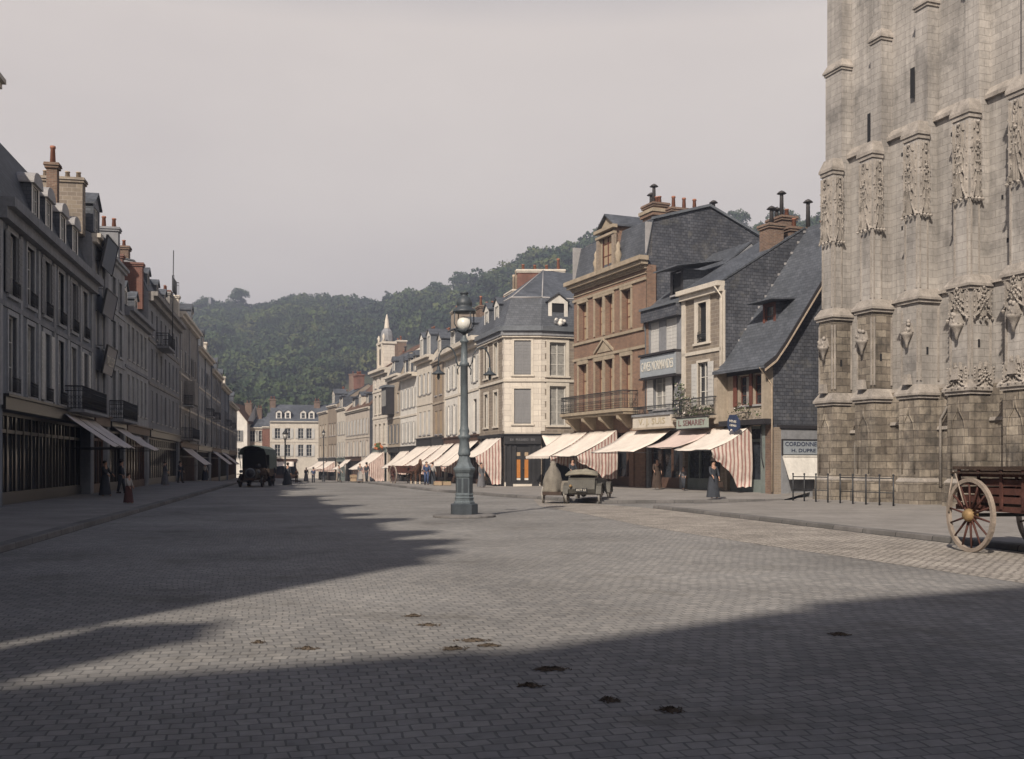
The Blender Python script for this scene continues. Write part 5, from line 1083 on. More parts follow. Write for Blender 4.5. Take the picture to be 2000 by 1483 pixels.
# ---------------------------------------------------------------- wheels, carts, car, lorry
def wheel(par, loc, r, wdt, spokes, rim, sp, hub, tw=.05, yaw=0.0, hubr=.09, name='wheel'):
    b = MB(); n = 28; vs = []
    for k in range(n):
        a = 2*math.pi*k/n
        for (rr, x) in ((r, -wdt/2), (r, wdt/2), (r-tw, wdt/2), (r-tw, -wdt/2)): vs.append((x, rr*math.cos(a), rr*math.sin(a)))
    b.add(vs, [(k*4+j, k*4+(j+1) % 4, ((k+1) % n)*4+(j+1) % 4, ((k+1) % n)*4+j) for k in range(n) for j in range(4)], rim, False)
    o = b.build(name, par, loc); o.rotation_euler = (.17, 0, yaw)
    s = MB()
    for k in range(spokes):
        a = 2*math.pi*k/spokes; s.tube([(0, hubr*.8*math.cos(a), hubr*.8*math.sin(a)), (0, (r-tw)*math.cos(a), (r-tw)*math.sin(a))], [wdt*.36, wdt*.24], sp, 5)
    s.build('spokes', o); h_ = MB(); h_.lathe([(hubr*.6, -wdt*1.8), (hubr, -wdt), (hubr*1.1, 0), (hubr, wdt), (hubr*.6, wdt*1.8)], hub, 10, axis='x'); h_.build('hub', o)
    return o
# big worn red cart at the right edge; local y along the cart, x across
ct = empty('tip_cart', (8.75, 19.55, 0), math.atan2(.98, -.19)-R(90), 'worn red brown two wheeled wooden cart at the right edge, partly cut off', 'cart')
wheel(ct, (0, 0, .71), .71, .075, 14, 'wheel_tan', 'wood_red', 'brass', .075, hubr=.12); wheel(ct, (1.55, 0, .71), .71, .075, 14, 'wheel_tan', 'wood_red', 'brass', .075, hubr=.12)
b = MB()
b.tube([(-.12, 0, .71), (1.67, 0, .71)], .04, 'iron', 6)
for x in (.16, 1.39): b.box(x-.045, x+.045, -2.6, .62, .80, .90, 'wood_red')
b.box(.16, 1.39, -2.0, .56, .90, .94, 'wood_dark'); b.build('chassis', ct)
for x in (.14, 1.41):
    b = MB()
    for z in (.96, 1.12, 1.28, 1.44): b.box(x-.018, x+.018, -2.0, .56, z, z+.12, 'wood_red')
    for y in (-1.95, -1.35, -.75, -.1, .5): b.box(x-.05, x-.018, y-.035, y+.035, .85, 1.60, 'wood_red')
    b.box(x-.07, x+.04, -2.1, .66, 1.58, 1.64, 'wood_dark'); b.box(x-.16, x-.02, -2.05, .6, 1.50, 1.535, 'wood_dark'); b.build('side_board', ct)
for y in (-2.0, .56):
    b = MB()
    for z in (.96, 1.12, 1.28, 1.44): b.box(.16, 1.39, y-.018, y+.018, z, z+.12, 'wood_red')
    b.build('end_board', ct)
b = MB()
for k in range(9): b.box(.25, 1.3, -1.9+k*.27, -1.75+k*.27, 1.45, 1.52+.03*(k % 3), 'wood_dark')
b.build('loose_planks', ct)
b = MB(); b.tube([(.05, .6, 1.55), (.0, .66, 1.1), (-.05, .6, .75)], .018, 'wheel_tan', 5); b.tube([(-.03, .42, 1.5), (-.06, .1, .9)], .015, 'wheel_tan', 5); b.build('rope', ct)
# motor car seen from behind with number plate
car = empty('parked_car', (3.02, 43.2, 0), R(-14), 'dusty open motor car seen from behind with a folded tan hood and spoked wheels', 'car')
for x in (-.70, .70):
    wheel(car, (x, 0, .40), .40, .075, 12, 'wheel_pale', 'wheel_tan', 'wheel_tan', .085, hubr=.08); wheel(car, (x, 2.5, .40), .40, .075, 12, 'wheel_pale', 'wheel_tan', 'wheel_tan', .085, hubr=.08)
b = MB()
b.prism([(-.45, .45), (-.55, .62), (-.50, 1.0), (-.35, 1.12), (1.9, 1.05), (2.9, .95), (3.05, .5), (-.3, .38)], -.56, .56, 'car_body', 'x'); b.box(-.62, .62, -.35, 1.2, .62, .98, 'car_body', .02); b.build('body', car)
for x in (-.70, .70):
    for y in (0, 2.5):
        b = MB(); pts = [(y+.47*math.cos(a), .42+.45*math.sin(a)) for a in [math.pi*(k/8) for k in range(9)]]; vs = [(x-.11, p_[0], p_[1]) for p_ in pts]+[(x+.11, p_[0], p_[1]) for p_ in pts]
        vs += [(a_, b_, c_+.02) for a_, b_, c_ in vs]; b.add(vs, [(k, k+1, k+10, k+9) for k in range(8)]+[(18+k, 27+k, 28+k, 19+k) for k in range(8)]+[(k, 18+k, 19+k, k+1) for k in range(8)]+[(9+k, 10+k, 28+k, 27+k) for k in range(8)], 'car_body'); b.build('mudguard', car)
b = MB(); b.box(-.58, .58, -.3, .25, .95, 1.22, 'wood_dark', .06); b.box(-.5, .5, .9, 1.3, .95, 1.2, 'wood_dark', .05); b.build('seat', car)
b = MB()
for k in range(5): b.tube([(-.68+.02*k, -.42+.07*k, 1.20+.028*k), (-.35, -.52+.06*k, 1.25+.03*k), (0, -.54+.06*k, 1.27+.03*k), (.35, -.52+.06*k, 1.25+.03*k), (.68-.02*k, -.42+.07*k, 1.20+.028*k)], .055, 'hood_tan', 7)
b.ball((.12, -.1, 1.36), .2, 'hood_tan', 8, .6); b.build('folded_hood', car)
b = MB(); b.box(-.24, .24, -.585, -.56, .50, .66, 'shop_black'); q = b.build('number_plate', car); textmesh('8377 63', .13, 'pale_letter', q, (0, -.59, .58), width=.40)
b = MB(); b.lathe([(.06, -.07), (.07, 0), (.05, .07)], 'brass', 8, (-.45, -.58, .75), axis='y'); b.build('rear_lamp', car); b = MB(); b.tube([(-.7, 0, .4), (.7, 0, .4)], .03, 'iron', 5); b.ball((0, 0, .4), .13, 'iron', 8); b.build('axle', car)
# tarpaulined hand cart beside it
tc = empty('covered_cart', (1.75, 43.6, 0), R(-10), 'two wheeled cart heaped under a dusty tan tarpaulin beside the motor car', 'cart')
for x in (-.42, .50): wheel(tc, (x, 0, .36), .36, .06, 12, 'wheel_pale', 'wheel_tan', 'wheel_tan', .06, hubr=.07)
b = MB(); b.box(-.36, .44, -.7, 1.1, .36, .50, 'wood_dark'); b.tube([(-.42, 0, .36), (.5, 0, .36)], .03, 'iron'); b.build('chassis', tc)
b = MB(); seg = 24; prof = [(.52, .38), (.50, .62), (.44, .95), (.34, 1.28), (.20, 1.52), (.15, 1.60), (.155, 1.70), (.09, 1.78), (.01, 1.80)]; vs = []
for j, (r_, z) in enumerate(prof):
    for k in range(seg):
        a = 2*math.pi*k/seg; f = 1 + (.11*math.sin(4*a+j*.7)+.08*math.sin(9*a-j*1.3)+.04*math.sin(17*a+j*2)) * (1 if j < 6 else .3); vs.append((r_*f*math.cos(a)*(.85), r_*f*math.sin(a)*1.15, z + (.03*math.sin(7*a) if j == 0 else 0)))
b.add(vs, [(i*seg+k, i*seg+(k+1) % seg, (i+1)*seg+(k+1) % seg, (i+1)*seg+k) for i in range(len(prof)-1) for k in range(seg)] + [tuple(range(seg)), tuple(range((len(prof)-1)*seg, len(prof)*seg))], 'tarp', True); b.build('tarpaulin', tc)
b = MB(); b.box(.3, .95, -.25, .5, .5, .95, 'tarp', .1); b.box(.5, .9, -.3, .2, .3, .6, 'wood_dark', .02); b.build('load', tc)
# lorry in the left part of the street, seen from the front
lo = empty('lorry', (pt(491, 73).x, 73, 0), R(3), 'dark lorry with a green grey canvas hood standing in the shaded roadway', 'lorry')
for x in (-.78, .78):
    wheel(lo, (x, 0, .42), .42, .13, 10, 'iron', 'wood_dark', 'wood_dark', .1, hubr=.11); wheel(lo, (x, 3.1, .45), .45, .2, 10, 'iron', 'wood_dark', 'wood_dark', .1, hubr=.11)
b = MB(); b.box(-.42, .42, -.5, 4.4, .5, .64, 'wood_dark'); b.tube([(-.78, 0, .42), (.78, 0, .42)], .04, 'iron'); b.build('chassis', lo)
b = MB(); b.box(-.46, .46, -.35, .95, .64, 1.28, 'car_body', .05); b.box(-.80, .80, .95, 1.2, .64, 1.35, 'wood_dark'); b.box(-.8, .8, 1.2, 1.9, .64, 1.2, 'wood_dark'); b.build('bonnet', lo)
b = MB(); b.box(-.36, .36, -.42, -.35, .62, 1.30, 'iron'); b.lathe([(.36, -.46), (.36, -.42)], 'zinc', 20, (0, 0, 1.0), axis='y'); b.lathe([(.27, -.475), (.27, -.46)], 'iron', 20, (0, 0, 1.0), axis='y'); b.build('radiator', lo)
for x in (-.78, .78): b = MB(); b.box(x-.16, x+.16, -.5, .55, .90, .95, 'wood_dark'); b.box(x-.16, x+.16, .5, .55, .5, .95, 'wood_dark'); b.build('mudguard', lo)
for x in (-.62, .62): b = MB(); b.lathe([(.05, -.38), (.12, -.52), (.12, -.56)], 'zinc', 10, (x, 0, 1.12), axis='y'); b.build('headlight', lo)
b = MB(); prof_ = [(-.98, 1.3), (-.98, 2.35), (-.85, 2.72), (-.5, 2.92), (0, 3.0), (.5, 2.92), (.85, 2.72), (.98, 2.35), (.98, 1.3)]
n = len(prof_); vs = [(x, 1.6, z) for x, z in prof_] + [(x, 4.6, z) for x, z in prof_]; b.add(vs, [(i, i+1, n+i+1, n+i) for i in range(n-1)] + [tuple(range(n, 2*n))], 'hood_green', False)
top = [p_ for p_ in prof_ if p_[1] > 2.3]; n = len(top); vs = [(x, .3, z) for x, z in top] + [(x, 1.62, z+.01) for x, z in top]; b.add(vs + [(x, y, z-.05) for x, y, z in vs], [(i, i+1, n+i+1, n+i) for i in range(n-1)] + [(2*n+i, 3*n+i, 3*n+i+1, 2*n+i+1) for i in range(n-1)] + [(i, 2*n+i, 2*n+i+1, i+1) for i in range(n-1)], 'hood_green', False); b.build('canvas_hood', lo, fix=False)
b = MB(); b.box(-.97, .97, 1.62, 4.58, .75, 1.32, 'wood_dark'); b.box(-.9, .9, 1.9, 1.95, 1.3, 2.7, 'hole'); [b.tube([(x, .35, 2.4), (x, .95, 1.3)], .025, 'iron') for x in (-.93, .93)]; b.lathe([(.2, 0), (.2, .02)], 'iron', 12, (.3, .9, 1.5), axis='y'); b.build('load_bed', lo)
# horse and cart
hc = empty('horse_cart', (pt(772, 80).x+.5, 80, 0), R(28), 'two wheeled red brown farm cart with shafts, behind the horse on the right roadside', 'cart')
for x in (-.72, .72): wheel(hc, (x, 0, .78), .78, .08, 12, 'wheel_tan', 'wood_red', 'wood_red', .08, hubr=.12)
b = MB(); b.box(-.55, .55, -1.3, 1.4, .95, 1.03, 'wood_red'); [b.box(x-.03, x+.03, -1.3, 1.4, 1.03, 1.5, 'wood_red') for x in (-.55, .55)]; b.box(-.55, .55, 1.36, 1.42, 1.03, 1.5, 'wood_red'); b.tube([(-.72, 0, .78), (.72, 0, .78)], .04, 'iron'); b.build('body', hc)
b = MB(); [b.tube([(x, -1.2, 1.0), (x*.8, -3.4, 1.15)], .04, 'wood_red') for x in (-.5, .5)]; b.build('shaft', hc); b = MB(); b.box(-.45, .45, -.4, -.1, 1.35, 1.42, 'wood_dark'); b.build('seat', hc)
def horse(label, loc, rz):
    o = empty('horse', loc, rz, label, 'horse')   # head towards -y
    V = []; E = []; Rr = []
    def a(p_, r_, j=None):
        V.append(p_); Rr.append(r_); k = len(V)-1
        if j is not None: E.append((j, k))
        return k
    hip = a((0, .62, 1.28), (.27, .27)); bel = a((0, .15, 1.16), (.30, .30), hip); che = a((0, -.45, 1.20), (.27, .29), bel); nk = a((0, -.78, 1.45), (.17, .19), che); nk2 = a((0, -1.0, 1.72), (.12, .14), nk)
    pol = a((0, -1.12, 1.88), (.10, .11), nk2); hd = a((0, -1.32, 1.66), (.085, .10), pol); mz = a((0, -1.46, 1.42), (.06, .065), hd)
    for s in (-1, 1):
        t = a((s*.17, .66, 1.02), (.15, .17), hip); k1 = a((s*.17, .56, .80), (.09, .10), t); hk = a((s*.17, .78, .52), (.055, .065), k1); f = a((s*.17, .72, .18), (.045, .045), hk); hf = a((s*.17, .68, .04), (.065, .07), f)
        t = a((s*.16, -.48, .95), (.11, .12), che); k1 = a((s*.16, -.50, .56), (.06, .065), t); f = a((s*.16, -.49, .18), (.045, .045), k1); hf = a((s*.16, -.52, .04), (.065, .07), f)
        e_ = a((s*.06, -1.10, 2.02), .025, pol)
    skinned('body', V, E, Rr, 'horse', o, 2)
    b = MB(); b.tube([(0, .92, 1.35), (0, 1.08, 1.2), (0, 1.08, .75), (0, 1.05, .55)], [.05, .07, .08, .02], 'hair', 6); b.build('tail', o)
    b = MB(); b.tube([(0, -1.04, 1.99), (0, -.9, 1.85), (0, -.72, 1.64), (0, -.55, 1.50)], [.03, .05, .05, .02], 'hair', 6); b.build('mane', o)
    for s in (-1, 1):
        for y in (.71, -.50): b = MB(); b.lathe([(.075, .01), (.07, .1), (.058, .28), (.05, .34)], 'horse_white', 8, (s*.165, y, 0)); b.build('feathered_foot', o)
    b = MB(); b.lathe([(.24, -.04), (.27, 0), (.24, .05)], 'wood_dark', 14, (0, -.66, 1.36), axis='y'); b.build('collar', o); return o
p = hc.location; a_ = R(28); horse('bay draught horse with white feet harnessed before the cart', (p.x + math.sin(a_)*2.9*1, p.y - math.cos(a_)*2.9, 0), R(22))

# ---------------------------------------------------------------- people
def person(label, loc, rz, h=1.66, coat='coat_dark', legs='coat_dark', skirt=None, hat=None, arm=(0.0, 0.0), stride=.08, apron=None, bag=False):
    o = empty('person', loc, rz, label, 'person', None); s = h/1.70; o.scale = (s, s, s)
    V = []; E = []; Rr = []
    def a(p_, r_, j=None):
        V.append(p_); Rr.append(r_)
        if j is not None: E.append((j, len(V)-1))
        return len(V)-1
    pel = a((0, 0, .92), (.135, .10)); ab = a((0, 0, 1.08), (.125, .09), pel); chs = a((0, 0, 1.30), (.155, .10), ab); nk = a((0, .0, 1.46), .052, chs); hb = a((0, -.01, 1.54), (.07, .085), nk); hm = a((0, -.015, 1.61), (.075, .092), hb); ht = a((0, .0, 1.67), (.06, .07), hm)
    nose = a((0, -.115, 1.575), .012, hb)
    hands = []
    for sd, sw in ((-1, arm[0]), (1, arm[1])):
        sh = a((sd*.17, 0, 1.39), .055, chs); el = a((sd*.225, -.05-sw*.10, 1.13), .043, sh); wr = a((sd*.215, -.10-sw*.28, .92+sw*.20), .028, el); pm = a((sd*.21, -.13-sw*.30, .86+sw*.22), (.020, .038), wr)
        for q in range(4): f1 = a((sd*.21, -.135-sw*.33+(q-1.5)*.020, .80+sw*.24), .0085, pm); a((sd*.205, -.140-sw*.35+(q-1.5)*.020, (.765, .752, .757, .775)[q]+sw*.25), .007, f1)
        a((sd*.195, -.175-sw*.32, .84+sw*.23), .009, pm)
    for sd in (-1, 1):
        hp = a((sd*.09, 0, .86), .085, pel); kn = a((sd*.09, -sd*stride*.5-.01, .49), .058, hp); an = a((sd*.09, -sd*stride, .09), .036, kn); a((sd*.10, -sd*stride-.14, .035), (.035, .03), an)
    skinned('body', V, E, Rr, 'skin', o, 1)
    V2 = []; E2 = []; R2 = []
    def c(p_, r_, j=None):
        V2.append(p_); R2.append(r_)
        if j is not None: E2.append((j, len(V2)-1))
        return len(V2)-1
    pel = c((0, 0, .90), (.165, .125)); ab = c((0, 0, 1.08), (.15, .115), pel); chs = c((0, 0, 1.30), (.18, .125), ab); c((0, 0, 1.43), .075, chs)
    for sd, sw in ((-1, arm[0]), (1, arm[1])):
        sh = c((sd*.175, 0, 1.38), .072, chs); el = c((sd*.23, -.05-sw*.10, 1.13), .058, sh); c((sd*.217, -.095-sw*.26, .94+sw*.185), .045, el)
    skinned('coat', V2, E2, R2, coat, o, 1)
    if skirt:
        b = MB(); seg = 20; pr = [(.16, 1.02), (.20, .90), (.24, .6), (.28, .3), (.31, .07)]; vs = []
        for j, (r_, z) in enumerate(pr):
            for k in range(seg): t_ = 2*math.pi*k/seg; f = 1+.05*math.sin(6*t_)*j/4; vs.append((r_*f*math.cos(t_), r_*f*.85*math.sin(t_), z))
        b.add(vs, [(i*seg+k, i*seg+(k+1) % seg, (i+1)*seg+(k+1) % seg, (i+1)*seg+k) for i in range(4) for k in range(seg)], skirt, True); b.build('skirt', o)
        if apron: b = MB(); b.add([(-.13, -.15, 1.0), (.13, -.15, 1.0), (.2, -.255, .25), (-.2, -.255, .25), (-.13, -.17, 1.0), (.13, -.17, 1.0), (.2, -.275, .25), (-.2, -.275, .25)], [(0,1,2,3), (4,5,6,7), (0,1,5,4), (1,2,6,5), (2,3,7,6), (3,0,4,7)], apron); b.build('apron', o)
    else:
        for sd in (-1, 1): b = MB(); b.tube([(sd*.09, 0, .95), (sd*.092, -sd*stride*.5-.01, .5), (sd*.09, -sd*stride, .10)], [.115, .08, .062], legs, 10); b.build('trouser_leg', o); b = MB(); b.box(sd*.10-.045, sd*.10+.045, -sd*stride-.18, -sd*stride+.07, 0, .09, 'hair', .015); b.build('shoe', o)
    b = MB(); b.ball((0, .015, 1.635), .10, 'hair', 10, .85); b.build('hair', o)
    if hat: b = MB(); b.lathe([(.17, 1.665), (.17, 1.675), (.105, 1.69), (.10, 1.76), (.06, 1.785)], hat, 14); b.build('hat', o)
    if bag: b = MB(); b.box(.16, .36, -.25, -.1, .5, .74, 'wood_dark', .02); b.tube([(.2, -.17, .74), (.22, -.17, .84), (.3, -.17, .74)], .01, 'wood_dark', 4); b.build('basket', o)
    return o
def at(px, Y, z=None): p_ = pt(px, Y); return (p_.x, p_.y, gz(Y)+(0 if z is None else z))
person('person in a dark coat and hat standing at the kerb before the striped awning', at(1393, 44.2, .17), R(25), 1.66, 'coat_dark', skirt='coat_dark', hat='hair', arm=(.5, .1), bag=True, stride=.06)
person('woman in a pale apron and grey dress standing by the awnings of the turret house', at(703, 91, .13), R(20), 1.6, 'dress_grey', skirt='dress_grey', apron='apron', arm=(.7, .4))
person('person in a dark coat standing behind the woman in the pale apron', at(716, 93, .13), R(160), 1.68, 'coat_dark', hat='hair')
person('person in a blue smock standing to the right of the bay horse', at(833, 73.5, .13), R(10), 1.68, 'coat_blue', legs='coat_blue', arm=(.8, .6))
person('dark dressed person walking in the roadway beside the far gas lamp', at(562, 78), R(170), 1.68, 'coat_dark', skirt='coat_dark', hat='hair')
person('person in dark clothes on the left pavement near the white awnings', at(237, 52, .17), R(100), 1.68, 'coat_dark', hat='hair', stride=.16)
person('child in a pale smock and red skirt at the edge of the left pavement', at(251, 39.5, .14), R(80), 1.16, 'apron', skirt='red_cloth', arm=(.3, .2))
person('person in a brown dress at the shop door under the plain canvas awning', at(1283, 55.5, .3), R(5), 1.64, 'wood_dark', skirt='wood_dark', arm=(.6, .3))
person('woman in grey with a basket on the pavement left of the corner shop', at(940, 66, .13), R(40), 1.6, 'dress_grey', skirt='dress_grey', bag=True)

for i_, (px, Y, z, rz, lb, kw) in enumerate([
 (598, 118, .13, 30, 'woman in a dark dress by the farthest awnings of the right row', dict(skirt='dress_grey', coat='coat_dark')),
 (612, 112, .0, 200, 'man in a blue smock in the road near the farthest awnings', dict(coat='coat_blue', hat='hair')),
 (579, 124, .0, 10, 'small figure in brown far down the roadway', dict(coat='wood_dark', legs='wood_dark')),
 (662, 104, .13, 60, 'man in shirt sleeves beside the farthest right hand lamp', dict(coat='apron')),
 (845, 74, .13, 140, 'woman in a dark skirt and pale blouse behind the blue smocked person', dict(coat='apron', skirt='coat_dark')),
 (1118, 61, .3, 20, 'shopkeeper in a pale apron under the awnings of the brick house', dict(coat='coat_dark', skirt='dress_grey', apron='apron')),
 (1335, 53.0, .33, -30, 'child in grey by the step of the green shopfront', dict(coat='dress_grey', h=1.2)),
 (205, 47.5, .17, 80, 'person in a dark shawl by the black shopfront on the left', dict(coat='coat_dark', skirt='coat_dark')),
 (322, 70, .17, 120, 'person in a grey dress on the left pavement farther along', dict(coat='dress_grey', skirt='dress_grey')),
 (352, 80, .17, 60, 'man in dark clothes on the left pavement near the small awnings', dict(coat='coat_dark', hat='hair')),
 (400, 92, .17, 60, 'woman in a dark skirt on the left pavement before the lorry', dict(coat='apron', skirt='coat_dark')),
 (532, 76.5, .0, 190, 'man in dark clothes standing at the right side of the lorry', dict(coat='coat_dark', hat='hair'))]):
    person(lb, at(px, Y, z), R(rz), kw.pop('h', 1.64), **{**dict(arm=(random.uniform(.1, .7), random.uniform(.1, .7)), stride=random.uniform(.05, .18)), **kw})
def crates(label, px, Y, z, n):
    b_ = pt(px, Y)
    for k in range(n):
        o = empty('crate', (b_.x + (k % 2)*.62, b_.y + (k//2)*.1, gz(Y)+z + (k//2)*.32), R(10+k*7), label.format(('lower left', 'lower right', 'upper left', 'upper right')[k]), 'crate', 'crates of goods by the awnings')
        c = MB(); c.box(-.28, .28, -.2, .2, .0, .03, 'wood_dark'); [c.box(x-.012, x+.012, -.2, .2, .03, .29, 'blind_tan') for x in (-.27, .27)]; c.build('ends', o)
        for y in (-.2, .19): c = MB(); c.box(-.28, .28, y, y+.012, .03, .29, 'blind_tan'); c.build('side', o)
        c = MB(); [c.ball((random.uniform(-.2, .2), random.uniform(-.13, .13), .26), .06, 'leaf' if k % 2 else 'pot', 6) for _ in range(12)]; c.build('produce', o)
crates('{} slatted crate of produce before the far right awnings', 690, 93, .13, 3)
crates('{} slatted crate of produce on the pavement beside the blue smocked person', 855, 72, .13, 2)
# ---------------------------------------------------------------- dung and straw left on the setts
random.seed(21)
for i, (px, py, sx, sy) in enumerate([(1075, 1308, .26, .08), (885, 1268, .22, .08), (925, 1252, .30, .07), (838, 1222, .18, .06), (806, 1204, .18, .05), (1640, 1240, .18, .08), (1190, 1368, .12, .07), (1310, 1388, .15, .08), (600, 1268, .16, .05), (505, 1256, .10, .04), (1035, 1340, .16, .06), (955, 1262, .2, .05)]):
    Y = CAMZ*2000/(py-905); X = (px-1000)/2000*Y
    sx *= .38; sy *= .7; b = MB(); n = 26; ph = [random.uniform(0, 6.3) for _ in range(4)]; vs = [(0, 0, .022)]
    for j, (f, z) in enumerate(((.35, .024), (.68, .014), (1.0, .0))):
        for k in range(n):
            a = 2*math.pi*k/n; q = 1 + .28*math.sin(2*a+ph[0]) + .2*math.sin(5*a+ph[1]) + .14*math.sin(9*a+ph[2])
            vs.append((sx*f*q*math.cos(a), sy*f*q*math.sin(a), z*random.uniform(.5, 1.3)))
    b.add(vs, [(0, 1+k, 1+(k+1) % n) for k in range(n)] + [(1+j*n+k, 1+j*n+(k+1) % n, 1+(j+1)*n+(k+1) % n, 1+(j+1)*n+k) for j in range(2) for k in range(n)], 'dung', True)
    for k in range(60):
        a = random.uniform(0, 6.3); r_ = random.uniform(.5, 1.9); c = Vector((sx*r_*math.cos(a), sy*r_*math.sin(a), .004)); d = Vector((random.gauss(0, 1), random.gauss(0, 1), .1)).normalized()*random.uniform(.01, .03); e_ = Vector((-d.y, d.x, 0))*.4
        b.add([c-d, c+e_, c+d+Vector((0, 0, .008)), c-e_], [(0, 1, 2, 3)], 'dung')
    o = b.build('dung_heap', fix=False); o.location = (X, Y, .001)
    tag(o, 'flattened brown dung and straw on the paving setts, one of several scattered scraps', 'dung', 'scraps of dung on the setts')
# ---------------------------------------------------------------- end of the street
end = house('pale two storey house with four dormers closing the end of the street', pt(527, 175), pt(640, 177), 9, -1.2, 8.9, 'cream', name='town_house',
    holes_rows=[(2.9, 4.9, [(1.3, .9), (3.0, .9), (5.2, .9), (6.6, .9)], dict(sh='shut_white')), (5.9, 7.7, [(1.3, .9), (3.0, .9), (5.2, .9), (6.6, .9)], dict(sh='shut_white'))], roof=('gable', 3.0), strings=(5.4,), cornice=(.3, .3),
    shop=dict(u0=.6, u1=4.4, zt=1.9, zb=-.8, m='shop_brown'))
h = end[0]
for u in (1.5, 3.0, 5.6, 7.0): dormer(h, u, .5, 9.3, 1.0, 1.2, 'gable', face='white')
chimney(h, .4, 4, 1.0, .9, 11.0, 12.9, 'brick_brown', 2); awning(h, .9, 4.0, 2.0, 1.2, 1.2, 'cloth')
chimney(h, 8.0, 4, 1.0, .9, 11.0, 12.6, 'brick_brown', 2)
h, F, _ = house('narrow house with a white awning left of the pale end house', pt(512, 176), pt(527, 176), 8, -1.2, 8.0, 'brick_red', name='town_house', holes_rows=[(3, 4.6, [(.65, .7)], {})], roof=('gable', 2.5), shop=dict(u0=.1, u1=1.2, zt=1.8, zb=-.8, m='shop_black', fascia=0))
awning(h, .1, 1.25, 1.9, .9, 1.0, 'cloth')
h, F, _ = house('white gabled house at the far end of the left row, its gable facing the street', pt(430, 184), pt(483, 184), 12, -1.2, 9.2, 'white', name='town_house',
    holes_rows=[(2.6, 4.4, [(3.1, .9)], dict(sh='shut_grey')), (5.6, 7.6, [(3.2, .9)], dict(sh='shut_grey'))], roof=('gable', 3.4), roofm='tile', cornice=None)
for o in list(h.children):
    if o.name.split('.')[0] == 'roof': bpy.data.objects.remove(o)
W_ = F.W; b = MB(); b.prism([(-.3, 8.8), (W_/2, 12.3), (W_+.3, 8.8), (W_+.3, 8.95), (W_/2, 12.5), (-.3, 8.95)], -.3, 12, 'tile', 'y'); b.build('roof', h)
b = MB(); b.prism([(0, 9.2), (W_, 9.2), (W_/2, 12.3)], .0, .2, 'white', 'y'); b.build('gable', h); chimney(h, W_-1.0, 5, 1.2, .9, 9.5, 12.8, 'brick_brown', 2)
h, F, _ = house('house with a dark glazed side between the white gabled house and the end house', pt(484, 186), pt(521, 186), 9, -1.2, 8.2, 'white2', name='town_house',
    holes_rows=[(2.2, 5.0, [(.8, 1.0)], {}), (5.6, 7.6, [(.8, 1.0), (2.4, .8)], dict(sh='shut_white'))], roof=('gable', 2.0), roofm='slate', cornice=(.3, .3)); chimney(h, 1.2, 4, .9, .9, 9.5, 11.9, 'brick_brown', 2)
# houses and stacks seen over the roofs behind the right row
h, F, _ = house('big pale slate roofed house standing behind the farthest houses on the right', pt(655, 190), pt(700, 186), 10, -1.2, 12.5, 'plaster_tan', roof=('gable', 3.6), roofm='tile', name='town_house'); chimney(h, 1, 4, 2.4, 1, 15, 18.5, 'brick_brown', 2)
# ---------------------------------------------------------------- houses behind the photographer, whose shade covers the foreground
BH = [((-14.5, -13.4), (-8.6, -10.9), 'second house behind the photographer, grey plaster'), ((-8.6, -10.9), (-4.9, -7.9), 'narrow house behind the photographer, tan plaster'), ((-4.9, -7.9), (9.5, -.9), 'long house behind the photographer, white plaster')]
for i, (a, c, lb) in enumerate(BH):
    a, c = Vector(c), Vector(a)     # the street side faces the square
    Wd = (a-c).length
    h, F, _ = house(lb, a, c, 8, -.05, (17.0, 16.6, 17.0)[i], ('plaster_grey', 'plaster_tan', 'white2')[i], name='town_house', group='houses behind the photographer', holes_rows=[(z, z+2.1, evenly(Wd, max(2, int(Wd/2.6)), 1.0), dict(sh='shut_grey')) for z in (4.6, 8.0, 11.2, 14.0)], roof=('gable', 1.2), shop=dict(u0=.5, u1=Wd-.5, zt=3.6, m='shop_brown'))
    for t_ in ((), (), (.3, .75))[i]: chimney(h, Wd*t_, 1.2, .9, .8, 16.6, 17.8, 'brick_brown', 2)

# ---------------------------------------------------------------- wooded hill
def ridgeD(k):      # distance of the crest along a bearing k = x / y
    pts = [(-1.2, 640), (-.4, 605), (-.12, 582), (-.06, 530), (-.025, 495), (.025, 458), (.06, 428), (.2, 385), (1.2, 385)]
    if k <= pts[0][0]: return pts[0][1]
    for (a, da), (c, dc) in zip(pts, pts[1:]):
        if k <= c: return da+(dc-da)*(k-a)/(c-a)
    return pts[-1][1]
def ridgeH(k): return 83 + 2*math.sin(k*23) + 2*math.sin(k*61+1)
def hillz(x, y):
    k = x/max(y, 1); D_ = ridgeD(k); y0 = 205 if k < .1 else 150 + 55*max(0, (.3-k)/.2)
    t_ = (y-y0)/(D_-y0)
    if t_ <= 0: return -1.5
    if t_ >= 1: return ridgeH(k) - .02*(y-D_)
    s = t_*t_*(3-2*t_)*.55 + t_*.45
    return -1.5 + (ridgeH(k)+1.5)*s + 3.0*math.sin(x*.035+y*.02)*math.sin(math.pi*t_)
b = MB(); xs = [x for x in range(-560, 501, 20)]; ysh = [y for y in range(150, 900, 20)]
b.add([(x, y, hillz(x, y)) for y in ysh for x in xs], [(j*len(xs)+i, j*len(xs)+i+1, (j+1)*len(xs)+i+1, (j+1)*len(xs)+i) for j in range(len(ysh)-1) for i in range(len(xs)-1)], 'earth', True)
tag(b.build('hillside', fix=False), kind='structure')
import numpy as np
rng = np.random.default_rng(5)
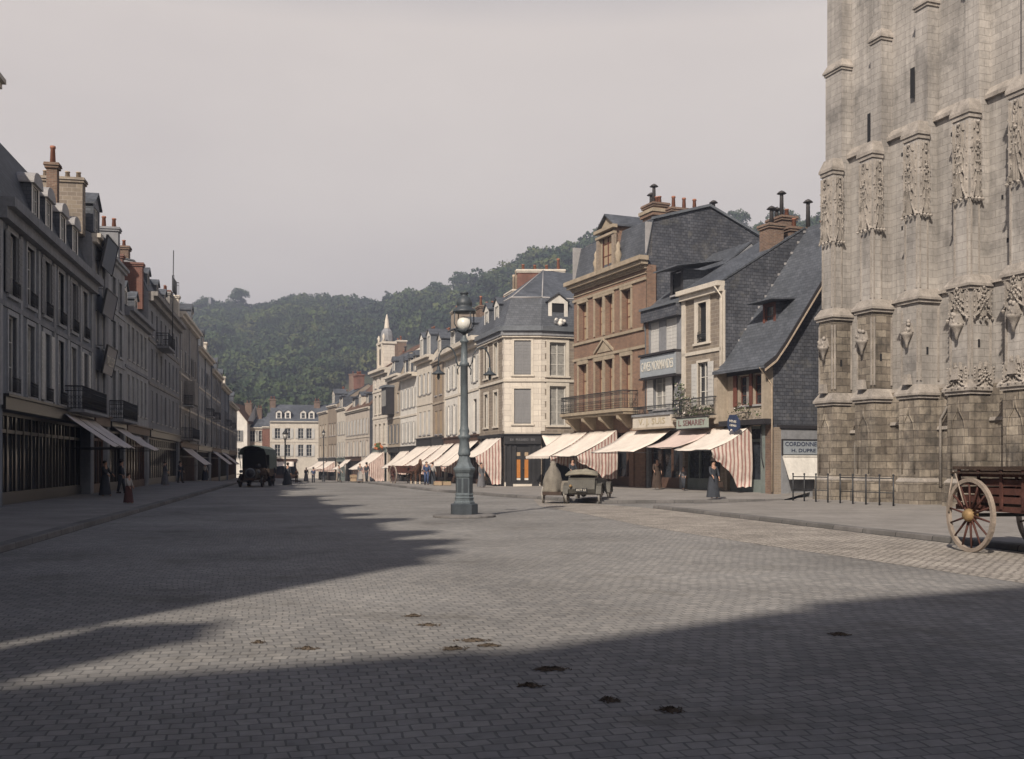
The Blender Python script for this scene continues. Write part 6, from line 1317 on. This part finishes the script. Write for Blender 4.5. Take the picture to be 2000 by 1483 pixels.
def crown_proto(n, lobes, flat=.8, leaf=.09):
    """leaf sized faces spread through a lumpy crown volume of unit radius"""
    L = [(rng.normal(0, .38, 3)*np.array([1, 1, .6]) + np.array([0, 0, .15*rng.normal()]), rng.uniform(.38, .62)) for _ in range(lobes)]
    V = []; F_ = []
    per = n//lobes
    for c, r in L:
        d = rng.normal(size=(per, 3)); d /= np.linalg.norm(d, axis=1)[:, None]; d[:, 2] = np.where(d[:, 2] < -.35, -d[:, 2], d[:, 2])
        p = c + d*r*rng.uniform(.72, 1.05, (per, 1)); p[:, 2] *= flat
        nrm = d + rng.normal(0, .55, (per, 3)); nrm /= np.linalg.norm(nrm, axis=1)[:, None]
        t1 = np.cross(nrm, rng.normal(size=(per, 3))); t1 /= np.linalg.norm(t1, axis=1)[:, None]; t2 = np.cross(nrm, t1); s = leaf*rng.uniform(.6, 1.5, (per, 1))
        q = np.stack([p-t1*s, p+t2*s*.8, p+t1*s, p-t2*s*.8], 1); k = len(V)*4; V.append(q)
    V = np.concatenate(V).reshape(-1, 3); return V
PROT = [crown_proto(630, 9, .85, .085) for _ in range(7)]
def build_crowns(name, places, m):
    allv = []; mi = []; pick = random.Random(len(places))
    for (x, y, z, r, k) in places:
        a = rng.uniform(0, 6.28); c, s = math.cos(a), math.sin(a); v = PROT[k % len(PROT)]
        w_ = np.stack([v[:, 0]*c - v[:, 1]*s, v[:, 0]*s + v[:, 1]*c, v[:, 2]*rng.uniform(.9, 1.25)], 1)*r + np.array([x, y, z]); allv.append(w_); mi += [pick.choices((0, 1, 2), (5, 3, 2))[0] if len(places) > 30 else 0]*(len(v)//4)
    A = np.concatenate(allv).astype(np.float32); n = len(A)//4
    me = bpy.data.meshes.new(name); me.vertices.add(len(A)); me.vertices.foreach_set('co', A.ravel()); me.loops.add(n*4); me.loops.foreach_set('vertex_index', np.arange(n*4, dtype=np.int32))
    me.polygons.add(n); me.polygons.foreach_set('loop_start', np.arange(0, n*4, 4, dtype=np.int32)); me.polygons.foreach_set('loop_total', np.full(n, 4, dtype=np.int32)); [me.materials.append(M[q]) for q in (m, 'forest_dark', 'forest_light')]; me.polygons.foreach_set('material_index', np.array(mi, dtype=np.int32)); me.update(calc_edges=True); me.validate()
    return me
pl = []; random.seed(8)
for _ in range(60000):
    y = random.uniform(190, 620); x = random.uniform(-.42, .36)*y
    k = x/y; D_ = ridgeD(k)
    if y > D_+18: continue
    px = 1000+2000*k; z = hillz(x, y)
    if z < 1: continue
    # only the band of the slope that shows above the roofs
    row = HY - (z+8-CAMZ)/y*2000; lim = 840 if px < 640 else (700 if px < 760 else (640 if px < 1000 else 560))
    if row > lim: continue
    r = random.choice((random.uniform(2.2, 4.2), random.uniform(3.5, 5.5), random.uniform(5.0, 7.5)))
    if any((x-a[0])**2+(y-a[1])**2 < (0.62*(r+a[3]))**2 for a in pl[-1:]): continue
    pl.append((x, y, z+r*.95, r, random.randrange(7)))
# thin to a minimum spacing with a grid
grid = {}; keep = []
for p_ in pl:
    g = (int(p_[0]//5.2), int(p_[1]//6.2))
    if g in grid: continue
    grid[g] = 1; keep.append(p_)
print('crowns', len(keep))
fo = link('hillside_wood', build_crowns('hillside_wood', keep, 'forest')); tag(fo, 'dense green wood covering the hillside above the town', 'wood', kind='stuff')
def tree(label, px, py_top, Y, wpx, cat='tree', conifer=False):
    """one tree that stands out of the skyline"""
    x = (px-1000)/2000*Y; ztop = CAMZ + (HY-py_top)/2000*Y; r = wpx/2/2000*Y; zb = hillz(x, Y)-1
    o = empty('tree', (x, Y, zb), 0, label, cat, 'trees standing out on the hill crest')
    h_ = ztop-zb; b = MB(); b.tube([(0, 0, 0), (.1, 0, h_*.5), (.0, .1, h_*.85)], [.45, .3, .1], 'bark', 7)
    for k in range(4): a = k*1.7; b.tube([(0, 0, h_*(.4+.08*k)), (r*.6*math.cos(a), r*.6*math.sin(a), h_*(.62+.07*k))], [.16, .05], 'bark', 5)
    b.build('trunk', o)
    n = 9; ps = [(0, 0, h_-r*.8, r*.8, 1)]
    for k in range(n): a = k*2.4; rr = r*random.uniform(.35, .6); zc = h_-r*.9-(h_-r*1.2)*(k/n)*.85; ps.append((rr*math.cos(a), rr*math.sin(a), max(zc, r*.3), r*random.uniform(.55, .75), k))
    if conifer: ps = [(0, 0, h_*(.30+.66*k/8), r*(1.1-.9*k/8), k) for k in range(8)]
    link('crown', build_crowns('crown', ps, 'forest'), o)
random.seed(2)
tree('broad round tree standing out on the crest above the left end of the wood', 464, 556, 565, 38)
tree('tall dark conifer in a dip of the crest, left of the central lamp', 755, 562, 550, 26, conifer=True)
tree('large dark round tree on the crest just left of the central lamp', 852, 543, 515, 46)
tree('large dark round tree on the crest behind the central lamp head', 900, 523, 495, 44)
tree('thin airy tree behind the red brick stack of the corner house', 1022, 490, 470, 30)
tree('broad tree on the rising crest left of the brick house', 1075, 480, 440, 44)
tree('tree on the crest touching the roof of the brick house', 1108, 470, 430, 46)
tree('tree seen over the slate gable left of the cowled chimneys', 1440, 404, 385, 44)
tree('tree seen between the cowled chimneys beside the church', 1530, 398, 385, 60)
tree('tree at the foot of the church edge beyond the chimneys', 1590, 412, 385, 50)
tree('small bushy tree near the ruined stub on the left crest', 400, 572, 570, 40)
x = (412-1000)/2000*566; zz = hillz(x, 566); b = MB(); b.box(-1.6, 1.6, -1.6, 1.6, -2, 9, 'plaster_grey', .3); b.box(-1.2, .4, -1.2, 1.2, 9, 13.5, 'plaster_grey', .2); o = b.build('ruined_tower'); o.location = (x, 566, zz); tag(o, 'small stub of a tower on the wooded crest at the left', 'tower')
# ---------------------------------------------------------------- haze
b = MB(); b.box(-700, 620, -140, 950, -4.5, 150, 'cloth'); hz = b.build('haze'); tag(hz, kind='stuff', label='thin bluish air haze over the town and hill', cat='haze')
m = bpy.data.materials.new('air haze'); m.use_nodes = True; t = m.node_tree; t.nodes.clear(); o_ = t.nodes.new('ShaderNodeOutputMaterial'); v = t.nodes.new('ShaderNodeVolumePrincipled')
v.inputs['Color'].default_value = (.70, .78, 1.0, 1); v.inputs['Density'].default_value = .00098; v.inputs['Anisotropy'].default_value = .2; t.links.new(v.outputs[0], o_.inputs['Volume'])
hz.data.materials.clear(); hz.data.materials.append(m)
